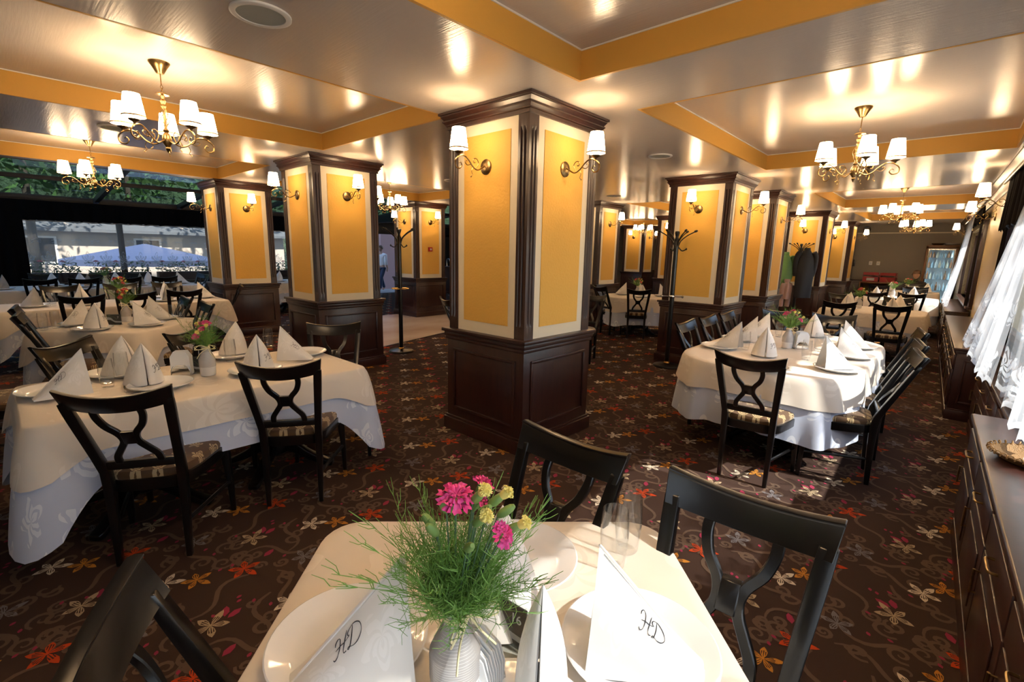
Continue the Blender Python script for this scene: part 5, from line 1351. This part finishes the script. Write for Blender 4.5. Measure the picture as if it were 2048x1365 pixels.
lace(MT['lacedense'], .40, 1.70, 'unseen lace made dense to dim the sun beside the nearest table', 15, flare=.03, waves=4)  # out of view; density raised to hold back sun on the nearest table
lace(MT['lacedense'], -2.15, .38, 'lace curtain beside the nearest table, outside the photo', 7, flare=.04)
lace(MT['lace'], 12.2, 14.6, 'narrow-looking lace curtain on the far window of the right wall', 6, swing=.35, flare=.16, z0=.70)
for y0, y1, lab in ((7.35, 7.68, 'dark drape beyond the bright lace curtain'), (11.35, 11.75, 'dark drape before the far lace curtain')):
    curtain('drape', MT['drape'], y0, y1, .80, 2.48, -.075, .016, 3, RW_LOC, RW_RZ, lab, 'curtain', 'dark window drapes', thick=.004, seed=9)

# left veranda window dressing
for y0, y1, n in ((-4.5, 9.3, 40),):
    curtain('pelmet', MT['drape'], y0, y1, 2.05, 2.49, VX+.20, .025, 46, (0, 0, 0), 0, 'long black gathered pelmet above the far veranda window', 'pelmet', scallop=.015, thick=.004, seed=2)
    m = MB(); m.tube([(VX+.215+.01*math.sin(k*.9), y0+(y1-y0)*k/160, 2.052+.006*math.sin(k*1.7)) for k in range(161)], .012, 6); tag(m.build('pelmet_edging', MT['drapetrim']), 'pale edging along the hem of the long black pelmet', 'edging')
curtain('lace_curtain', MT['laceleft'], .45, 9.25, .93, 2.2, VX+.13, .018, 34, (0, 0, 0), 0, 'long sheer lace curtain across the far veranda window', 'curtain', 'lace curtains', scallop=.03, seed=12)
curtain('drape', MT['drape'], -1.7, .62, .03, 2.2, VX+.28, .045, 9, (0, 0, 0), 0, 'black floor-length drape at the left photo edge', 'curtain', 'dark window drapes', thick=.004, seed=13)
curtain('drape', MT['drape'], 3.0, 3.6, .03, 2.2, VX-.9, .03, 3, (0, 0, 0), 0, 'x', 'curtain') if False else None

# ------------------------------------------------------------------ back wall furniture
root = thing('drinks_cabinet', (-.33, 19.12, 0), 0, 'lit glass-door drinks cabinet in wooden case by the taupe wall', 'cabinet')
oak = mat('warm_oak', (.16, .065, .02, 1), .45)
m = MB(); m.box(-.36, -.30, -.28, .28, 0, 2.02); m.box(.30, .36, -.28, .28, 0, 2.02); m.box(-.36, .36, -.28, .28, 1.95, 2.05); m.box(-.36, .36, -.28, .28, 0, .35); m.box(-.36, .36, .26, .28, 0, 2.02); m.build('case', oak, root, bevel=.006); m = MB(); m.box(-.30, .30, .25, .26, .35, 1.95); m.build('back_panel', MT['cardgrey'], root)
for z in (.72, 1.05, 1.38, 1.68): m = MB(); m.box(-.30, .30, -.24, .25, z, z+.012); m.build('shelf', MT['acrylic'], root)
f = MB(); f.box(-.30, -.27, -.29, -.26, .36, 1.94); f.box(.27, .30, -.29, -.26, .36, 1.94); f.box(-.27, .27, -.29, -.26, .36, .39); f.box(-.27, .27, -.29, -.26, 1.91, 1.94); d = f.build('door', MT['chrome'], root); m = MB(); m.box(-.27, .27, -.278, -.272, .39, 1.91); m.build('pane', MT['paneclear'], d)
cool = emit('cool_tube', (.55, .85, 1, 1), 22)
for s in (-1, 1): m = MB(); m.box(s*.285-.012, s*.285+.012, -.25, -.235, .4, 1.9); m.build('light_tube', cool, root)
rnd = random.Random(4); bcol = [mat('bottle_%s' % n, c, .1, spec=.7) for n, c in (('clear', (.6, .65, .66, 1)), ('amber', (.20, .07, .02, 1)), ('blue', (.25, .33, .38, 1)), ('pale', (.45, .40, .3, 1)))]
k = 0
for z, lev in ((.362, 'bottom'), (.732, 'second'), (1.062, 'middle'), (1.392, 'fourth'), (1.692, 'top')):
    for i in range(7):
        x = -.24 + .08*i; h = rnd.uniform(.20, .26) if z < 1.6 else rnd.uniform(.16, .20); m = MB(); r = .028
        m.lathe([(.001, 0), (r, 0), (r, h*.58), (r*.8, h*.66), (.011, h*.76), (.011, h), (.001, h)], 12)
        tag(m.build('bottle', bcol[rnd.randrange(4)], loc=(-.33+x, 19.02, z)), 'small bottle standing on the %s shelf of the lit drinks cabinet' % lev, 'bottle', 'bottles in the lit drinks cabinet, %s shelf' % lev)
m = MB(); m.lathe([(.001, 0), (.10, 0), (.15, .05), (.16, .055), (.11, .0), (.001, .01)], 20, cap=False); tag(m.build('bowl', MT['bronze'], loc=(-.45, 19.1, 2.051)), 'dark bowl on top of the lit drinks cabinet', 'bowl')
m = MB(); m.box(-.16, .16, -.12, .12, 0, .07); tag(m.build('flat_box', MT['wood'], loc=(-.13, 19.1, 2.051), bevel=.01), 'flat dark box on top of the lit drinks cabinet', 'box')
cr = mat('red_crate', (.30, .018, .02, 1), .5)
def crate(loc, rz, label):
    root = thing('bottle_crate', loc, rz, label, 'crate', 'red bottle crates')
    m = MB(); t = .012
    for bx in ((-.2, .2, -.15, -.15+t), (-.2, .2, .15-t, .15), (-.2, -.2+t, -.15, .15), (.2-t, .2, -.15, .15)):
        m.box(bx[0], bx[1], bx[2], bx[3], 0, .15); m.box(bx[0], bx[1], bx[2], bx[3], .21, .29)
    for sx in (-1, 1):
        for sy in (-1, 1): m.box(sx*.2-t if sx > 0 else -.2, sx*.2 if sx > 0 else -.2+t, sy*.15-t*3 if sy > 0 else -.15, sy*.15 if sy > 0 else -.15+t*3, .15, .21)
    m.box(-.2, .2, -.15, .15, 0, .012); m.build('shell', cr, root)
    m = MB(); m.box(-.10, .10, -.153, -.1495, .04, .12); m.build('front_plate', MT['cardgrey'] if 'left' in label else cr, root)
root = thing('low_cabinet', (-1.75, 19.08, 0), 0, 'low wooden shelf cabinet under the red crates', 'cabinet')
m = MB(); m.box(-.42, .42, -.26, .26, .86, .90); m.box(-.42, -.39, -.26, .26, 0, .86); m.box(.39, .42, -.26, .26, 0, .86); m.box(-.39, .39, .23, .26, 0, .86); m.box(-.39, .39, -.24, .23, .42, .45); m.box(-.39, .39, -.24, .23, .06, .09); m.build('case', oak, root, bevel=.005)
m = MB(); m.box(-.30, -.05, -.22, .05, .452, .60); m.build('stored_tin', MT['cardgrey'], root)
crate((-1.93, 19.08, .901), R(6), 'left red bottle crate on the low cabinet by the taupe wall'); crate((-1.48, 19.10, .901), R(-4), 'right red bottle crate on the low cabinet by the taupe wall')
for x, l in ((-2.03, 'left'), (-1.83, 'right')):
    root = thing('wall_socket', (x, BACK, 1.48), 0, l + ' white socket on the taupe wall', 'socket', 'sockets on the taupe wall'); m = MB(); m.box(-.045, .045, -.012, 0, -.06, .06); m.build('plate', MT['white'], root, bevel=.004); m = MB(); m.lathe([(.026, -.006), (.026, .0), (.001, .0)], 16, (0, -.0125, 0), M=Matrix.Rotation(PI/2, 3, 'X'), cap=False); m.build('inset', MT['cardgrey'], root)
root = thing('wall_phone', (-2.5, BACK, 1.47), 0, 'small black wall phone left of the sockets', 'phone'); m = MB(); m.box(-.06, .06, -.04, 0, -.11, .11); m.build('body', MT['black'], root, bevel=.01); m = MB(); m.tube(smooth_path([(-.03, -.05, -.09), (-.03, -.075, 0), (-.03, -.05, .09)], 4), .018, 8); m.build('handset', MT['black'], root)
root = thing('loudspeaker', (-2.25, BACK-.12, 2.55), R(10), 'small black loudspeaker high on the taupe wall', 'speaker'); m = MB(); m.lathe([(.001, -.07), (.05, -.07), (.095, .05), (.10, .06), (.08, .055), (.001, .04)], 20, M=Matrix.Rotation(PI/2, 3, 'X'), cap=False); m.build('cone_body', MT['black'], root); m = MB(); m.box(-.02, .02, .06, .12, -.02, .02); m.build('bracket', MT['black'], root)
# fire alarm on the pillar
root = thing('fire_alarm', (-9.76+.436, 7.22, 1.61), 0, 'red square fire alarm button on the distant left pillar', 'fire alarm'); m = MB(); m.box(0, .045, -.05, .05, -.05, .05); m.build('housing', mat('alarm_red', (.5, .012, .012, 1), .4), root, bevel=.006); m = MB(); m.box(.0452, .047, -.026, .026, -.022, .022); m.build('push_plate', MT['cardwhite'], root)
# bar beyond the fire-alarm pillar
root = thing('bar_counter', (-14.2, 11.2, 0), 0, 'dark bar counter with tap right of the fire alarm pillar', 'bar'); m = MB(); m.box(-.35, .35, -1.1, 1.5, .10, .95); m.box(-.38, .40, -1.12, 1.52, .95, 1.0); m.box(-.33, .33, -1.0, 1.4, 0, .10); m.build('body', mat('bar_grey', (.05, .05, .07, 1), .4), root, bevel=.006)
m = MB(); m.tube(smooth_path([(0, .6, 1.0), (0, .6, 1.22), (.05, .6, 1.28), (.14, .6, 1.26), (.15, .6, 1.20)], 5), .014, 10); m.build('tap', MT['chrome'], root)

# ------------------------------------------------------------------ outside
walker((-16.7, 10.55, -.05), R(200), 'person in white shirt and dark jeans walking outside the door')
def tree(x, y, h, r, label, seed):
    rnd = random.Random(seed); root = thing('tree', (x, y, -.08), 0, label, 'tree', 'trees outside the veranda')
    m = MB(); m.tube(smooth_path([(0, 0, 0), (.1, .05, h*.4), (.0, .1, h*.75)], 4), [.16-.012*i for i in range(9)], 8); m.build('trunk', MT['bark'], root)
    m = MB()
    for k in range(int(420*r)):
        u = rnd.uniform(-1, 1); a = rnd.uniform(0, 2*PI); q = rnd.random()**.4; c = Vector((math.sqrt(1-u*u)*math.cos(a)*r*q, math.sqrt(1-u*u)*math.sin(a)*r*q, h*.68 + u*h*.36*q))
        d = Vector((rnd.uniform(-1, 1), rnd.uniform(-1, 1), rnd.uniform(-.6, 1))).normalized(); e = d.orthogonal().normalized(); l = rnd.uniform(.10, .20)*(.6 + r*.28)
        m.add([c - d*l, c + e*l*.45, c + d*l, c - e*l*.45], [(0, 1, 2, 3)])
    o = m.build('crown', MT['leaf'], root, recalc=False); o['kind'] = 'stuff'
for x, y, h, r, lab, sd in ((-24.5, -6.5, 8.5, 3.2, 'tree seen through the glass roof, far left', 1), (-25, 1.2, 9.5, 3.3, 'tree seen through the glass roof above the pale parasol', 2), (-24.5, 8.6, 9.0, 3.2, 'tree outside near the veranda door', 3), (-21.3, 13.6, 5.5, 1.6, 'small tree outside beside the door and pink wall', 4), (-25, 17, 9, 3.2, 'tree outside behind the bar', 5), (-31, -3.2, 11, 3.2, 'dark tree behind the house, left of the roof view', 6), (-31.5, 5.2, 11, 3.3, 'dark tree behind the house, right of the roof view', 7)): tree(x, y, h, r, lab, sd)
root = thing('parasol', (-19.6, 3.55, -.08), R(10), 'large pale lavender parasol outside the far lace window', 'parasol')
pm = mat('lavender_canvas', (.74, .71, .90, 1), .8)
m = MB(); n = 8; rows = []
for q in (0.02, .35, .7, 1.0): rows.append([(2.2*q*math.cos(2*PI*k/n), 2.2*q*math.sin(2*PI*k/n), 1.68 - .50*q) for k in range(n)])
rows.append([(2.2*math.cos(2*PI*k/n), 2.2*math.sin(2*PI*k/n), 1.00) for k in range(n)])
m.grid(rows, close=True); m.build('canopy', pm, root, solid=.006, sharp=10); m = MB(); m.tube([(0, 0, 0), (0, 0, 1.70)], .03, 10); m.build('pole', MT['steel'], root); m = MB(); m.lathe([(.001, 0), (.35, 0), (.35, .07), (.05, .12), (.001, .12)], 24); m.build('base', MT['steel'], root)
root = thing('neighbour_house', (-27, 2, -.08), 0, 'pale neighbouring house with grey tiled roof outside the far window', 'house')
m = MB(); m.box(-3, 0, -11, 9, 0, 2.2); m.build('wall', mat('house_plaster', (.50, .43, .36, 1), .9), root)
m = MB(); m.bar([[(.6, y, 2.1), (.6, y, 2.22), (-3.4, y, 3.6), (-3.4, y, 3.45)] for y in (-11.4, 9.4)]); rm = mat('grey_roof_tiles', (.22, .24, .26, 1), .8, bump=(9, 1, .1, (6, 6, 6))); m.build('roof', rm, root)
for y in (-8, -4.5, -1, 2.5, 6): m = MB(); m.box(-.02, .05, y, y+1.0, .8, 1.9); f = m.build('window', MT['white'], root); m = MB(); m.box(.051, .055, y+.08, y+.92, .88, 1.82); m.build('pane', MT['steel'], f)
root = thing('garden_wall', (-17.9, 11.35, -.08), 0, 'pale pink wall outside the door', 'wall')
m = MB(); m.box(-.15, .15, -.15, .9, 0, 2.6); m.build('plaster', mat('pink_plaster', (.55, .36, .36, 1), .9), root)
rnd = random.Random(21)
for k, y in enumerate((.9, 2.3, 3.7, 5.1, 6.5, 7.9)):
    nm = ['first', 'second', 'third', 'fourth', 'fifth', 'sixth'][k]
    root = thing('flower_box', (VX-.55, y, 0), 0, nm + ' box of red flowers outside the far lace window, from the left', 'flower box', 'flower boxes outside the lace window')
    m = MB(); m.box(-.14, .14, -.62, .62, .55, .86); m.box(-.10, .10, -.55, -.48, 0, .55); m.box(-.10, .10, .48, .55, 0, .55); m.build('planter', mat('planter_brown', (.05, .03, .025, 1), .7) if 'planter_brown' not in bpy.data.materials else bpy.data.materials['planter_brown'], root, bevel=.01)
    m = MB()
    for q in range(260):
        c = Vector((rnd.uniform(-.16, .16), rnd.uniform(-.62, .62), .88 + rnd.random()**1.5*.24)); d = Vector((rnd.uniform(-1, 1), rnd.uniform(-1, 1), rnd.uniform(-.5, 1))).normalized(); e = d.orthogonal().normalized(); l = rnd.uniform(.025, .05)
        m.add([c - d*l, c + e*l*.5, c + d*l, c - e*l*.5], [(0, 1, 2, 3)])
    o = m.build('foliage', MT['leaf'], root, recalc=False); o['kind'] = 'stuff'
    for q in range(3): m = MB(); carnation(m, Vector((rnd.uniform(-.1, .1), -.4 + .4*q + rnd.uniform(-.1, .1), 1.12)), Vector((0, 0, 1)), .06, rnd); m.build('flower', MT['red'], root, recalc=False)
def bush(x, y, r, h, label, sd):
    rnd = random.Random(sd); root = thing('bush', (x, y, -.08), 0, label, 'bush', 'bushes outside the right windows'); m = MB(); m.tube([(0, 0, 0), (.02, .03, h*.5)], .04, 6); m.build('stem', MT['bark'], root); m = MB()
    for k in range(700):
        u = rnd.uniform(-.8, 1); a = rnd.uniform(0, 2*PI); q = rnd.random()**.35; c = Vector((math.sqrt(max(0, 1-u*u))*math.cos(a)*r*q, math.sqrt(max(0, 1-u*u))*math.sin(a)*r*q, h*.55 + u*h*.45*q)); d = Vector((rnd.uniform(-1, 1), rnd.uniform(-1, 1), rnd.uniform(-.6, 1))).normalized(); e = d.orthogonal().normalized(); l = rnd.uniform(.06, .12)
        m.add([c - d*l, c + e*l*.45, c + d*l, c - e*l*.45], [(0, 1, 2, 3)])
    o = m.build('foliage', MT['leaf'], root, recalc=False); o['kind'] = 'stuff'
bush(2.6, 9.6, .6, 1.6, 'green bush outside behind the bright lace curtain', 1); bush(2.4, 15.5, .6, 1.5, 'green bush outside the second window down the wall', 2)

tree(4.9, 7.4, 7.6, 2.3, 'unseen leafy tree added to shade the right windows from outside', 31)  # added out of view to keep direct sun off the bright lace
